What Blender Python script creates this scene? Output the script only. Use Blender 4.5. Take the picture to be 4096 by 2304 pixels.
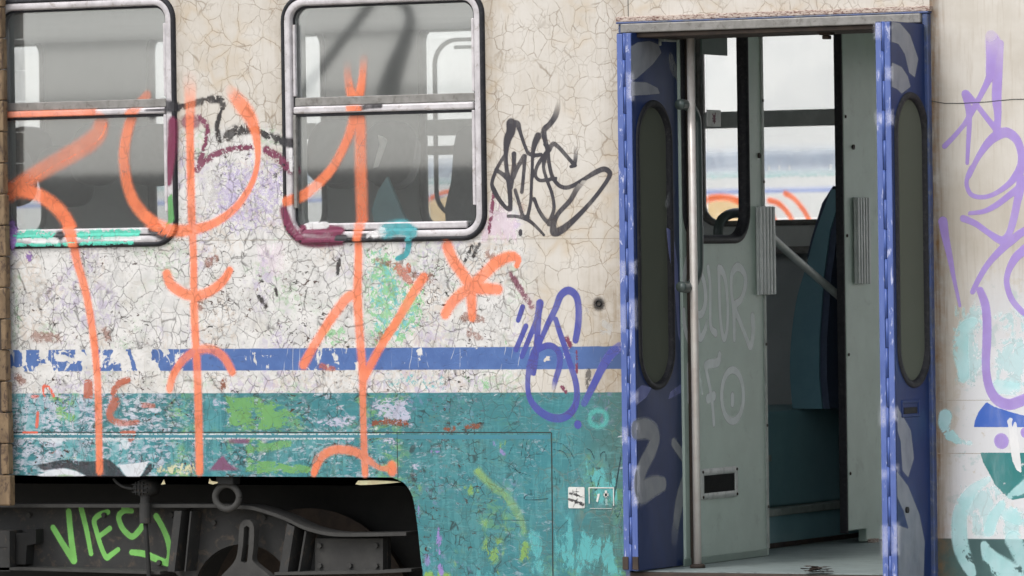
import bpy, bmesh, math, random
import numpy as np
from mathutils import Vector, Matrix
random.seed(7); np.random.seed(7)
R_ = math.radians
for o in list(bpy.data.objects): bpy.data.objects.remove(o)
S = bpy.context.scene
COL = S.collection

# ------------------------------------------------------------------ camera
PW, PH, FW = 4096, 2304, 5.4
TH, PIT, ROLL, DIST = R_(27), R_(.25), R_(.8), 21.752
P0 = Vector((-.51, 0, 1.856))
cd = Vector((-math.sin(TH)*math.cos(PIT), math.cos(TH)*math.cos(PIT), -math.sin(PIT)))
_r = Vector((math.cos(TH), math.sin(TH), 0)); _u = _r.cross(cd)
CR = _r*math.cos(ROLL) - _u*math.sin(ROLL)
CU = _r*math.sin(ROLL) + _u*math.cos(ROLL)
CC = P0 - cd*DIST
cam = bpy.data.objects.new('camera', bpy.data.cameras.new('camera')); COL.objects.link(cam)
m = Matrix((CR, CU, -cd)).transposed().to_4x4(); m.translation = CC
cam.matrix_world = m
cam.data.sensor_width = 36; cam.data.lens = 36*FW; cam.data.clip_start = .5; cam.data.clip_end = 4000
cam.data.dof.use_dof = True; cam.data.dof.focus_distance = DIST-.05; cam.data.dof.aperture_fstop = 5.0
S.camera = cam

# ------------------------------------------------------------------ light
SUN_EL, SUN_AZ = R_(52), R_(20)              # azimuth: degrees to the left of the side's normal
w = bpy.data.worlds.new('World'); S.world = w; w.use_nodes = True
nt = w.node_tree; bg = nt.nodes['Background']
sky = nt.nodes.new('ShaderNodeTexSky'); sky.sky_type = 'NISHITA'; sky.sun_disc = False
sky.sun_elevation = SUN_EL; sky.sun_rotation = R_(180)+SUN_AZ
sky.air_density = 1.0; sky.dust_density = 3.0; sky.ozone_density = 1.0
veil = nt.nodes.new('ShaderNodeHueSaturation'); veil.inputs['Saturation'].default_value = .3     # thin high cloud: a paler sky
nt.links.new(sky.outputs[0], veil.inputs['Color']); nt.links.new(veil.outputs[0], bg.inputs[0]); bg.inputs[1].default_value = .15
sd = bpy.data.lights.new('sun', 'SUN'); sd.energy = .5; sd.angle = R_(14); sd.color = (1, .96, .91)
sun = bpy.data.objects.new('sun', sd); COL.objects.link(sun)
sv = Vector((-math.sin(SUN_AZ)*math.cos(SUN_EL), -math.cos(SUN_AZ)*math.cos(SUN_EL), math.sin(SUN_EL)))
sun.rotation_euler = sv.to_track_quat('Z', 'Y').to_euler()
S.view_settings.view_transform = 'Standard'; S.view_settings.look = 'None'; S.view_settings.gamma = 1
S.view_settings.exposure = .77
S.render.engine = 'CYCLES'
S.cycles.transparent_max_bounces = 24; S.cycles.max_bounces = 10

# ------------------------------------------------------------------ photo -> place
def back(x, y, axis=1, val=0.0):
    """point of the plane axis=val that the photo shows at (x,y) (4096x2304 pixels)"""
    r = cd + CR*((x-PW/2)/(FW*PW)) - CU*((y-PH/2)/(FW*PW))
    t = (val-CC[axis])/r[axis]
    return CC + r*t
def X(x, y=1152, p=0.0): return back(x, y, 1, p).x
def Z(x, y, p=0.0): return back(x, y, 1, p).z
ZOOM = {'A': (1940, 390, 2.498), 'B': (2000, 1100, 2.2635), 'C': (3720, 100, 2.415), 'D': (3720, 650, 2.415),
        'E': (3720, 1150, 2.415), 'G': (3720, 1700, 2.399), 'H': (1580, 1740, 2.569), 'I': (2700, 1000, 2.07),
        'Z1': (0, 0, 1.415), 'Z2': (1024, 0, 1.415), 'Z3': (0, 900, 1.415), 'Z4': (1024, 900, 1.415),
        'Z5': (0, 1700, 2.399), 'Z6': (900, 1700, 2.399), 'L1': (2400, 0, 1.61), 'L2': (3072, 0, 1.61),
        'L3': (2400, 800, 1.61), 'L4': (3072, 800, 1.61), 'L5': (2400, 1500, 1.802), 'L6': (3072, 1500, 1.802),
        'V': (0, 0, .6289), 'N': (0, 0, 1.0)}
def zt(z, pts):
    a, b, s = ZOOM[z]
    return [(a+p[0]/s, b+p[1]/s) + ((p[2]/s,) + tuple(p[3:]) if len(p) > 2 else ()) for p in pts]

# ------------------------------------------------------------------ node helpers
def lin(c):
    if isinstance(c, str): c = [int(c[i:i+2], 16) for i in (0, 2, 4)]
    f = lambda v: v/12.92 if v <= .04045 else ((v+.055)/1.055)**2.4
    return tuple(f(v/255) for v in c) + (1,)
class G:
    def __init__(s, name):
        s.m = bpy.data.materials.new(name); s.m.use_nodes = True; s.t = s.m.node_tree; s.t.nodes.clear()
        s.out = s.t.nodes.new('ShaderNodeOutputMaterial')
    def n(s, ty, **k):
        a = s.t.nodes.new(ty)
        for q, v in k.items(): setattr(a, q, v)
        return a
    def put(s, sock, v):
        if hasattr(v, 'is_linked') or isinstance(v, bpy.types.NodeSocket): s.t.links.new(v, sock)
        elif v is not None: sock.default_value = v
    def math(s, op, a, b=None, c=None, clamp=False):
        q = s.n('ShaderNodeMath', operation=op, use_clamp=clamp)
        for i, v in enumerate((a, b, c)):
            if v is not None: s.put(q.inputs[i], v)
        return q.outputs[0]
    def mul(s, a, b): return s.math('MULTIPLY', a, b)
    def add(s, a, b): return s.math('ADD', a, b)
    def sub(s, a, b): return s.math('SUBTRACT', a, b)
    def inv(s, a): return s.math('SUBTRACT', 1.0, a)
    def mx(s, a, b): return s.math('MAXIMUM', a, b)
    def step(s, x, lo, hi, a=0.0, b=1.0):
        q = s.n('ShaderNodeMapRange', interpolation_type='SMOOTHSTEP')
        for i, v in enumerate((x, lo, hi, a, b)): s.put(q.inputs[i], v)
        return q.outputs[0]
    def mix(s, f, a, b, mode='MIX'):
        q = s.n('ShaderNodeMix', data_type='RGBA', blend_type=mode)
        s.put(q.inputs[0], f); s.put(q.inputs[6], a); s.put(q.inputs[7], b)
        return q.outputs[2]
    def pos(s): return s.n('ShaderNodeTexCoord').outputs['Object']
    def sep(s, v):
        q = s.n('ShaderNodeSeparateXYZ'); s.put(q.inputs[0], v); return q.outputs
    def xyz(s, a=0.0, b=0.0, c=0.0):
        q = s.n('ShaderNodeCombineXYZ')
        for i, v in enumerate((a, b, c)): s.put(q.inputs[i], v)
        return q.outputs[0]
    def scl(s, v, k):
        q = s.n('ShaderNodeVectorMath', operation='MULTIPLY'); s.put(q.inputs[0], v); q.inputs[1].default_value = k; return q.outputs[0]
    def off(s, v, k):
        q = s.n('ShaderNodeVectorMath', operation='ADD'); s.put(q.inputs[0], v); s.put(q.inputs[1], k); return q.outputs[0]
    def noise(s, v, scale, detail=3, rough=.55, dist=0.0, col=False):
        q = s.n('ShaderNodeTexNoise'); s.put(q.inputs['Vector'], v)
        q.inputs['Scale'].default_value = scale; q.inputs['Detail'].default_value = detail
        q.inputs['Roughness'].default_value = rough; q.inputs['Distortion'].default_value = dist
        return q.outputs[1 if col else 0]
    def voro(s, v, scale, feat='DISTANCE_TO_EDGE', rnd=1.0):
        q = s.n('ShaderNodeTexVoronoi', feature=feat, voronoi_dimensions='3D'); s.put(q.inputs['Vector'], v)
        q.inputs['Scale'].default_value = scale; q.inputs['Randomness'].default_value = rnd
        return q.outputs['Distance']
    def attr(s, name):
        q = s.n('ShaderNodeAttribute', attribute_name=name); return q.outputs['Fac']
    def bsdf(s, col, rough=.5, metal=0.0, spec=.5, bump=None, bstr=.3, bdist=.004, alpha=None):
        q = s.n('ShaderNodeBsdfPrincipled')
        s.put(q.inputs['Base Color'], col); s.put(q.inputs['Roughness'], rough); s.put(q.inputs['Metallic'], metal)
        q.inputs['Specular IOR Level'].default_value = spec
        if bump is not None:
            b = s.n('ShaderNodeBump'); b.inputs['Strength'].default_value = bstr; b.inputs['Distance'].default_value = bdist
            s.put(b.inputs['Height'], bump); s.put(q.inputs['Normal'], b.outputs[0])
        if alpha is not None: s.put(q.inputs['Alpha'], alpha)
        return q.outputs[0]
    def fin(s, sh): s.put(s.out.inputs[0], sh); return s.m
def rgb(c, k=1.0):
    c = lin(c); return (c[0]*k, c[1]*k, c[2]*k, 1)

# shared paint crackle: flat coordinates on the side (x, z), warped a little
def crackle(g, p):
    s = g.sep(p); flat = g.xyz(s[0], 0.0, s[2])
    wv = g.off(g.scl(g.noise(flat, 7, 4, col=True), (.09, 0, .09)), flat)
    sel = g.step(g.noise(g.off(flat, (2.2, 0, 4.4)), 2.1, 2), .46, .54)
    coarse = g.math('MAXIMUM', g.mul(sel, g.step(g.voro(wv, 10.5), .002, .024, 1, 0)), g.mul(g.inv(sel), g.step(g.voro(g.scl(wv, (1, 1, .8)), 18), .003, .04, 1, 0)))
    gate = g.step(g.noise(flat, 5.5, 3), .36, .48)
    wv2 = g.off(g.scl(g.noise(flat, 26, 3, col=True), (.03, 0, .03)), g.scl(flat, (1, 1, .85)))
    fine = g.step(g.voro(wv2, 27), .008, .06, 1, 0)
    gate2 = g.step(g.noise(g.off(flat, (3.1, 0, 7.7)), 11, 2), .5, .6)
    s2 = g.sep(wv)
    vert = g.step(g.math('ABSOLUTE', g.sub(g.math('FRACT', g.add(g.mul(s2[0], 9.3), g.mul(g.noise(flat, 2.2, 1), 2.0))), .5)), .0, .018, 1, 0)
    gate3 = g.step(g.noise(g.off(flat, (9.1, 0, 1.7)), 5, 2), .52, .6)
    return g.mul(coarse, gate), g.mx(g.mul(fine, gate2), g.mul(vert, gate3)), flat

# ------------------------------------------------------------------ materials
Zblu0, Zblu1 = Z(1500, 1391), Z(1500, 1480)
Ztop_teal = Z(1500, 1571)
def mat_wall():
    g = G('crackled_carriage_paint'); p = g.pos(); s = g.sep(p)
    co, fi, flat = crackle(g, p)
    wear, stain, loss, scr = (g.attr(a) for a in ('wear', 'stain', 'loss', 'scr'))
    n1 = g.noise(flat, 3.5, 5, .6); n2 = g.noise(flat, 14, 5, .65)
    streak = g.noise(g.scl(flat, (22, 1, 1.6)), 3, 4, .6)
    cream = g.mix(g.step(n1, .35, .68), rgb('d8d3cb', .83), rgb('cdc6bb', .81))
    cream = g.mix(g.mul(g.step(streak, .5, .75), .35), cream, rgb('b9ad99', .9))
    white = g.mix(g.step(n2, .38, .66), rgb('dedcd9', .88), rgb('cdccc9', .85))
    white = g.mix(g.mul(g.step(g.noise(flat, 5, 4, .7),   .55, .7), .35), white, rgb('c9c3b4', .85))
    base = g.mix(g.step(g.add(wear, g.mul(g.sub(n2, .5), .6)), .2, .55), cream, white)
    # tan bloom along the cracks of the old cream paint
    wv = g.off(g.scl(g.noise(flat, 7, 4, col=True), (.09, 0, .09)), flat)
    bloom = g.mul(g.mul(g.step(g.voro(wv, 10.5), .0, .22, 1, 0), g.step(g.noise(flat, 3.6, 4), .48, .66)), g.inv(wear))
    base = g.mix(g.mul(bloom, .42), base, rgb('c2ab88', .88))
    grime = g.step(g.noise(g.scl(flat, (1.6, 1, 3.2)), 6.5, 6, .7, .8), .56, .72)
    base = g.mix(g.mul(grime, .3), base, rgb('a08a66', .85))
    specks = g.step(g.noise(flat, 75, 3, .7), .70, .74)
    base = g.mix(g.mul(specks, .55), base, rgb('6d5640', .8))
    runs = g.mul(g.step(g.noise(g.scl(flat, (40, 1, 1.1)), 2, 3, .6), .6, .72), g.step(g.noise(flat, 3, 2), .45, .6))
    base = g.mix(g.mul(runs, .3), base, rgb('94846c', .8))
    st = g.math('MULTIPLY', stain, g.add(.55, g.mul(g.sub(g.mix(.5, streak, n2), .5), 1.9)), clamp=True)
    base = g.mix(st, base, rgb('8f7a5b', .8))
    # blue stripe
    z = g.add(s[2], g.mul(g.sub(g.noise(flat, 30, 2), .5), .004))
    inb = g.mul(g.step(z, Zblu1-.002, Zblu1+.002), g.step(z, Zblu0-.002, Zblu0+.002, 1, 0))
    blue = g.mix(g.step(n2, .3, .7), rgb('5675ae', .84), rgb('4a67a0', .84))
    blue = g.mix(g.mul(stain, .8), blue, rgb('445a85', .7))
    vx = g.add(g.mul(s[0], 26), g.mul(g.noise(g.scl(flat, (1, 1, .35)), 9, 2), 3.6))
    vcr = g.step(g.math('ABSOLUTE', g.sub(g.math('FRACT', vx), .5)), .0, .045, 1, 0)
    vcr = g.mul(vcr, g.step(g.noise(g.off(flat, (5, 0, 2)), 7, 3), .5, .58))
    flake = g.step(g.add(g.noise(g.scl(flat, (1, 1, .8)), 17, 5, .6, .6), g.mul(loss, .42)), .66, .69)
    flake = g.mx(flake, g.mul(vcr, .85))
    base = g.mix(g.mul(inb, g.inv(flake)), base, blue)
    # teal lower body
    zt_ = g.add(s[2], g.mul(g.sub(g.noise(flat, 18, 3), .5), .006))
    it = g.step(zt_, Ztop_teal-.002, Ztop_teal+.002, 1, 0)
    teal = g.mix(g.step(n1, .3, .7), rgb('417c80', .84), rgb('3b828b', .84))
    teal = g.mix(g.mul(g.step(g.noise(g.scl(flat, (1, 1, 2.4)), 13, 5, .7), .5, .68), .55), teal, rgb('4a6e6c', .85))
    teal = g.mix(g.mul(g.step(streak, .55, .72), .3), teal, rgb('5aa3a8', .9))
    teal = g.mix(g.mul(stain, .75), teal, rgb('4e6f67', .75))
    brush = g.noise(g.scl(flat, (3, 1, 20)), 3.2, 6, .75, .6)
    teal = g.mix(g.mul(g.step(brush, .52, .62), .25), teal, rgb('6fb0b2', .85))
    teal = g.mix(g.mul(g.step(brush, .3, .42, 1, 0), .3), teal, rgb('355f66', .8))
    teal = g.mix(g.mul(g.step(g.noise(g.off(flat, (4, 0, 1)), 10, 6, .75, .7), .57, .62), .5), teal, rgb('5d8577', .85))
    sc = g.noise(g.scl(flat, (6, 1, 15)), 2.1, 8, .72, .5)
    sc = g.mul(g.step(g.add(sc, g.mul(scr, .26)), .655, .69), g.step(g.noise(flat, 6, 3), .42, .54))
    teal = g.mix(sc, teal, g.mix(g.step(g.noise(flat, 7, 2), .45, .6), rgb('c9cfd6', .85), rgb('a9b3bf', .8)))
    dsc = g.step(g.noise(g.scl(flat, (9, 1, 26)), 2.6, 6, .7, .4), .665, .7)
    teal = g.mix(g.mul(dsc, .8), teal, rgb('2b4248', .6))
    base = g.mix(it, base, teal)
    # flecks of many older coats
    wz = g.mul(g.math('MULTIPLY', g.step(wear, .15, .5), 1.0), g.inv(g.mx(inb, it)))
    tzn = g.mul(it, g.math('ADD', .34, g.mul(scr, 1.1), clamp=True))
    def fleck(base, zone, col, seed, low, fine, st, k, sc_=34):
        a_ = g.step(g.sub(g.noise(g.off(flat, (seed, 0, seed*.7)), 3.2, 3), low), .03, .12)
        b_ = g.step(g.noise(g.scl(g.off(flat, (seed*1.3, 0, seed)), st), sc_, 7, .76, .6), fine, g.add(fine, .05))
        return g.mix(g.mul(g.mul(zone, k), g.mul(a_, b_)), base, rgb(col, .85))
    base = fleck(base, wz, 'b7a9c8', 1.7, .48, .5, (1, 1, .8), .6); base = fleck(base, wz, 'a6c3a0', 5.1, .5, .5, (1, 1, 1.2), .6)
    base = fleck(base, wz, 'cbb6a0', 8.3, .46, .5, (1, 1, 1), .4); base = fleck(base, wz, 'a5a3a2', 11.9, .46, .52, (1.4, 1, .5), .5)
    base = fleck(base, wz, '6a4a38', 14.2, .5, .585, (1, 1, 1.6), .85); base = fleck(base, wz, '4a4644', 17.7, .45, .6, (1.3, 1, 1.3), .85, 26)
    base = fleck(base, tzn, 'c9cbd8', 21.3, g.sub(.46, g.mul(scr, .2)), g.sub(.55, g.mul(scr, .1)), (.7, 1, 1.5), .85); base = fleck(base, tzn, '7db158', 25.6, .5, .49, (.8, 1, 1.3), .9, 20)
    base = fleck(base, tzn, '9b88bd', 29.4, .5, .54, (1, 1, .8), .75); base = fleck(base, tzn, '2c5358', 33.8, .44, .54, (.8, 1, 1.6), .6, 24)
    base = fleck(base, tzn, 'a9583f', 37.2, .54, .575, (.8, 1, 1.8), .85); base = fleck(base, tzn, '69aeb2', 41.5, .42, .48, (1.6, 1, .3), .6, 16)
    # cracks
    pale = g.mul(co, g.add(.52, g.mul(.05, wear)))
    base = g.mix(g.mul(g.mul(pale, g.inv(inb)), g.inv(g.mul(it, .5))), base, g.mix(wear, rgb('8d7658', .6), rgb('3c3833', .6)))
    base = g.mix(g.mul(g.mul(fi, g.mul(wear, .62)), g.inv(inb)), base, rgb('35302c', .6))
    base = g.mix(g.mul(g.mul(fi, it), .3), base, rgb('1d3236', .6))
    base = g.mix(g.mul(g.mul(fi, .3), g.inv(g.mx(g.mx(inb, it), wear))), base, rgb('86725a', .7))
    # rust chips
    ch = g.noise(g.scl(flat, (1, 1, 1.7)), 38, 5, .75, .8)
    chm = g.mul(g.step(g.add(ch, g.mul(wear, .16)),   .745, .765), g.step(g.noise(flat, 4.6, 2), .4, .55))
    chm = g.mul(chm, g.inv(g.mul(inb, .7)))
    base = g.mix(chm, base, g.mix(g.step(g.noise(flat, 20, 2), .45, .55), rgb('4a2f24', .7), rgb('4a4743', .6)))
    h = g.sub(g.add(g.mul(g.noise(flat, 30, 4), .3), g.mul(g.noise(flat, 2.6, 2), 2.4)), g.add(g.mul(co, .5), g.mul(chm, .8)))
    return g.fin(g.bsdf(base, .52, 0, .35, h, .35, .003))
def mat_wall_right():
    g = G('stained_carriage_paint'); p = g.pos(); s = g.sep(p); flat = g.xyz(s[0], 0.0, s[2])
    wear, stain = g.attr('wear'), g.attr('stain')
    n1 = g.noise(flat, 4, 5, .6); n2 = g.noise(flat, 18, 5, .7)
    streak = g.noise(g.scl(flat, (26, 1, 1.3)), 3, 4, .65)
    base = g.mix(g.step(n1, .35, .68), rgb('d9d4cb', .84), rgb('cbc4b8', .82))
    base = g.mix(g.mul(g.step(streak, .5, .72), .45), base, rgb('b4a795', .85))
    base = g.mix(g.mul(wear, g.step(g.add(n2, g.mul(wear, .2)), .5, .62)), base, rgb('dedfe1', .86))
    base = g.mix(g.mul(wear, g.mul(g.step(g.noise(flat, 9, 5, .7), .56, .63), .5)), base, rgb('a8c6c6', .85))
    base = g.mix(g.mul(g.step(g.noise(g.scl(flat, (2, 1, .5)), 50, 3, .7), .72, .76), .6), base, rgb('7d7466', .7))
    zl = Z(3900, 2155)
    low = g.step(s[2], zl-.002, zl+.002, 1, 0)
    base = g.mix(low, base, g.mix(g.step(n1, .4, .6), rgb('4a6b69', .85), rgb('425f60', .85)))
    st = g.math('MULTIPLY', stain, g.add(.75, g.mul(g.sub(g.mix(.5, streak, n2), .5), 2.2)), clamp=True)
    base = g.mix(st, base, g.mix(g.step(n2, .4, .6), rgb('5d4a35', .7), rgb('7c5d3a', .75)))
    return g.fin(g.bsdf(base, .5, 0, .35, g.noise(flat, 40, 4), .15, .002))
def mat_simple(name, c1, c2=None, rough=.5, metal=0.0, scale=20, k=1.0, bstr=.1, stretch=(1, 1, 1), spec=.5, dirt=None, dk=.5, dth=(.52, .66)):
    g = G(name); p = g.scl(g.pos(), stretch)
    col = g.mix(g.step(g.noise(p, scale, 5, .65), .35, .65), rgb(c1, k), rgb(c2 or c1, k))
    if dirt: col = g.mix(g.mul(g.step(g.noise(p, scale*2.3, 5, .7, .5), *dth), dk), col, rgb(dirt))
    return g.fin(g.bsdf(col, rough, metal, spec, g.noise(p, scale*4, 3), bstr, .002))
def mat_paint(name, c1, c2, peel=0.0, crack=0.0, edge=.25, k=.92, rough=.5, pscale=22, stretch=(1, 1, 1)):
    """sprayed paint: attribute cov = distance into the stroke, op = opacity, sf = softness"""
    g = G(name); p = g.pos()
    cov, op, sf = g.attr('cov'), g.attr('op'), g.attr('sf')
    co, fi, flat = crackle(g, p)
    nn = g.noise(g.scl(p, (1, 1, 1)), 160, 2, .6)
    c = g.add(cov, g.mul(g.mul(g.sub(nn, .5), edge), g.add(.35, sf)))
    a = g.step(c, g.mul(sf, -.55), g.add(.04, g.mul(sf, .75)))
    a = g.mul(a, op)
    a = g.mul(a, g.step(g.noise(g.scl(p, (1, 1, .4)), 16, 4, .6), .2, .6, .8, 1.0))
    pn = g.noise(g.scl(p, stretch), pscale*1.7, 9, .76, .5)
    if peel:                                                 # flaked away, more so towards the rim of the patch
        th = g.add(peel-.045, g.mul(g.math('SUBTRACT', 1.0, cov, clamp=True), .10))
        a = g.mul(a, g.step(g.sub(pn, th), -.02, .02))
    col = g.mix(g.step(g.noise(p, 14, 3), .35, .65), rgb(c1, k), rgb(c2, k))
    if crack:
        col = g.mix(g.mul(g.mx(co, fi), crack), col, rgb('5a3a2c', .7))
    # a thin film: light crosses it twice, so its clearness is the square root of what it leaves open
    clear = g.math('SQRT', g.math('SUBTRACT', 1.0, a, clamp=True))
    tr = g.n('ShaderNodeBsdfTransparent'); g.put(tr.inputs[0], g.xyz(clear, clear, clear))
    bl = g.n('ShaderNodeBsdfTransparent'); bl.inputs[0].default_value = (0, 0, 0, 1)
    ms = g.n('ShaderNodeMixShader'); g.put(ms.inputs[0], a); g.put(ms.inputs[1], bl.outputs[0]); g.put(ms.inputs[2], g.bsdf(col, rough, 0, .3))
    ad = g.n('ShaderNodeAddShader'); g.put(ad.inputs[0], tr.outputs[0]); g.put(ad.inputs[1], ms.outputs[0])
    return g.fin(ad.outputs[0])
def mat_glass(name, dust, tint, refl=.07, dcol='a4a7a4'):
    g = G(name); p = g.pos(); s = g.sep(p)
    tr = g.n('ShaderNodeBsdfTransparent'); tr.inputs[0].default_value = tint
    gl = g.n('ShaderNodeBsdfGlossy'); gl.inputs['Roughness'].default_value = .03; gl.inputs[0].default_value = (.9, .93, .95, 1)
    df = g.n('ShaderNodeBsdfDiffuse'); df.inputs[0].default_value = rgb(dcol)
    lw = g.n('ShaderNodeFresnel'); lw.inputs[0].default_value = 1.5
    a = g.n('ShaderNodeMixShader'); g.put(a.inputs[0], g.add(g.mul(lw.outputs[0], 1.2), refl)); g.put(a.inputs[1], tr.outputs[0]); g.put(a.inputs[2], gl.outputs[0])
    b = g.n('ShaderNodeMixShader')
    streaks = g.noise(g.scl(p, (30, 30, 1.5)), 2, 4, .6)
    d = g.mul(dust, g.add(.55, g.add(g.mul(g.noise(p, 3, 4), .6), g.mul(streaks, .35))))
    g.put(b.inputs[0], d); g.put(b.inputs[1], a.outputs[0]); g.put(b.inputs[2], df.outputs[0])
    return g.fin(b.outputs[0])

M = {}
M['wall'] = mat_wall(); M['wall_right'] = mat_wall_right()
M['rubber'] = mat_simple('weathered_black_rubber', '26272b', '303035', .55, 0, 30, .8, dirt='4b4a48', dk=.4, spec=.25)
M['alu'] = mat_simple('dull_window_metal', 'cdc9cb', 'b5b1b3', .42, .15, 16, .95, .1, (1, 1, 1), dirt='7b6d60', dk=.55, dth=(.56, .68))
M['alu_dark'] = mat_simple('tarnished_metal', '8f8d89', '7c7a76', .45, .15, 18, .9, dirt='4a443c')
M['steel'] = mat_simple('polished_pole_metal', 'e8e4de', 'd8cfc8', .35, .25, 8, 1.0, .03)
M['galv'] = mat_simple('grey_galvanised_metal', 'a0a7a2', '8d948f', .45, .15, 20)
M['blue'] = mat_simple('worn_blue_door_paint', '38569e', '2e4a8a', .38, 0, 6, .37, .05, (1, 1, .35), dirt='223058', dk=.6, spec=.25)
M['blue_edge'] = mat_simple('chipped_blue_edge_paint', '5a6fae', '4f63a2', .35, 0, 12, .85, .15, (2, 2, .5), dirt='c4c7dc', dk=.7, dth=(.58, .66))
M['blue_hinge'] = mat_simple('bright_blue_hinge_paint', '4560a8', '40589c', .35, 0, 14, .8, .1, dirt='2a3a70')
M['blue_frame'] = mat_simple('faded_blue_frame_paint', '46598c', '4c5568', .45, 0, 12, .8, .15, dirt='6a6f78', dk=.7)
M['rust'] = mat_simple('flaking_rust_on_frame', 'cdc0b4', 'a8968a', .7, 0, 30, .9, .4, (1, 1, 3), dirt='5a3026', dk=.9, dth=(.5, .58))
M['rust_post'] = mat_simple('rusty_brown_iron', '8a7356', '6e5a42', .75, 0, 18, .8, .5, (1, 1, .6), dirt='3a2a22', dk=.8, dth=(.5, .62))
M['rust_dark'] = mat_simple('dark_rusted_iron', '4a3d33', '3a302a', .8, 0, 20, .7, .4)
M['green'] = mat_simple('pale_green_interior_paint', 'bccdc2', 'b4c5ba', .42, 0, 5, 1.0, .03, dirt='8b998f', dk=.3, dth=(.56, .7))
M['green_dark'] = mat_simple('dark_green_interior_paint', '8fa298', '869a8f', .5, 0, 5, .9, .03)
M['green_tube'] = mat_simple('dark_green_tube_paint', '56625f', '4c5856', .3, .1, 9, .8, .03)
M['teal_in'] = mat_simple('teal_interior_panel', '82a9b0', '7aa1aa', .5, 0, 6, .98, .03)
M['seat_teal'] = mat_simple('teal_seat_shell', '5f8794', '567e8c', .5, 0, 8, .95, .05)
M['teal_bright'] = mat_simple('pale_teal_shell', '8fbcc0', '84b0b6', .5, 0, 8, 1.0)  # seat teal made paler so it shows up in the dim saloon
M['seat_navy'] = mat_simple('navy_seat_fabric', '3e4a62', '384358', .8, 0, 60, .9, .2)
M['seat_grey'] = mat_simple('grey_headrest_vinyl', '74797b', '686d70', .5, 0, 30, .9, .1)
M['inner'] = mat_simple('grey_saloon_lining', 'e0e3e0', 'd6dad7', .6, 0, 4, .98, .03)
M['inner_dark'] = mat_simple('dark_saloon_panel', 'b4babb', 'a9b0b1', .6, 0, 4, .95, .03)
M['floor'] = mat_simple('worn_vestibule_floor', '94a09f', '838f8e', .5, 0, 7, .9, .1, (1, 3, 1), dirt='565e5e', dk=.6)
M['floor_dark'] = mat_simple('dark_saloon_floor', '959c9d', '888f91', .6, 0, 7, .95)
M['black'] = mat_simple('dark_underframe_paint', '2a2a29', '222222', .8, 0, 12, .5, .2)
M['bogie'] = mat_simple('dusty_dark_bogie_steel', '464645', '3c3c3b', .8, 0, 9, .5, .4, dirt='4f443a', dk=.7)
M['bogie_edge'] = mat_simple('dusty_bogie_flange', '545350', '484745', .8, 0, 14, .5, .25)
M['roof'] = mat_simple('grey_carriage_roof', '8b8985', '7b7975', .7, 0, 3)
M['leafglass'] = mat_glass('olive_door_glass', 1.2, (.1, .11, .1, 1), .03, '5c6056')
M['glass'] = mat_glass('dusty_window_glass', .075, (.96, .97, .97, 1), .115, 'c0c2c0')  # dust film, thickened so its pale scatter also lightens the dark panes
M['glass_far'] = mat_glass('clear_far_window_glass', .05, (.97, .98, .98, 1), .0, 'c9c9c6')
M['white'] = mat_simple('white_sticker', 'd5d6d2', 'c4c6c2', .5, 0, 12, .95, dirt='8d8f8c', dk=.5)
M['sign'] = mat_simple('dark_green_sign', '5a6c66', '526460', .5, 0, 8, .9)
M['ink'] = mat_simple('dark_ink', '3c3a3c', '2c2a2c', .6, 0, 40, .7)
M['inkred'] = mat_simple('faded_red_ink', '94707a', '7d5c66', .6, 0, 40, .9)
M['seam'] = mat_simple('dark_seam_sealant', '33413f', '27302f', .7, 0, 40, .7)
M['tealstrip'] = mat_simple('fresh_teal_edge_paint', '3a8090', '3f7a86', .5, 0, 20, .9)
M['whitestrip'] = mat_simple('scraped_white_edge', 'd8d6d6', 'b9c4c4', .6, 0, 40, .9, dirt='3f7f84', dk=1.0, dth=(.5, .55))
M['chip'] = mat_simple('pale_yellow_flake', 'e8e3b8', 'd9c9a0', .5, 0, 30, 1.0)
M['ballast'] = mat_simple('grey_track_ballast', 'b3ada2', '8f8a80', .9, 0, 30, .9, .8)
M['faint'] = mat_simple('faint_tan_joint', 'a89e90', '94897a', .7, 0, 40, .9)
M['handrail'] = mat_simple('bright_grey_handrail', 'c6cac8', 'b4b9b7', .35, .1, 10, 1.0)
M['rail'] = mat_simple('rusty_rail_steel', '6d574a', '584439', .6, .3, 20, .8)
M['shed'] = mat_simple('grey_sheet_cladding', 'd4d6d6', 'c8caca', .6, 0, 3, .95)
M['shed_dark'] = mat_simple('dark_plinth_render', '5a5650', '4c4843', .8, 0, 3, .8)
M['white2'] = mat_simple('clean_white_carriage_paint', 'f2f1ee', 'e8e8e6', .4, 0, 2, .98)
M['greyband'] = mat_simple('grey_blue_window_band', 'b3bcc9', 'a5b0bf', .3, 0, 6, .95, .02, (1, 1, 1))
M['aquaband'] = mat_simple('aqua_stripe_paint', 'a3cfcb', 'b5d6d3', .4, 0, 14, .95)
M['blueband'] = mat_simple('pale_blue_stripe_paint', '8ea3d6', '9fb2de', .4, 0, 10, .95)

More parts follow.
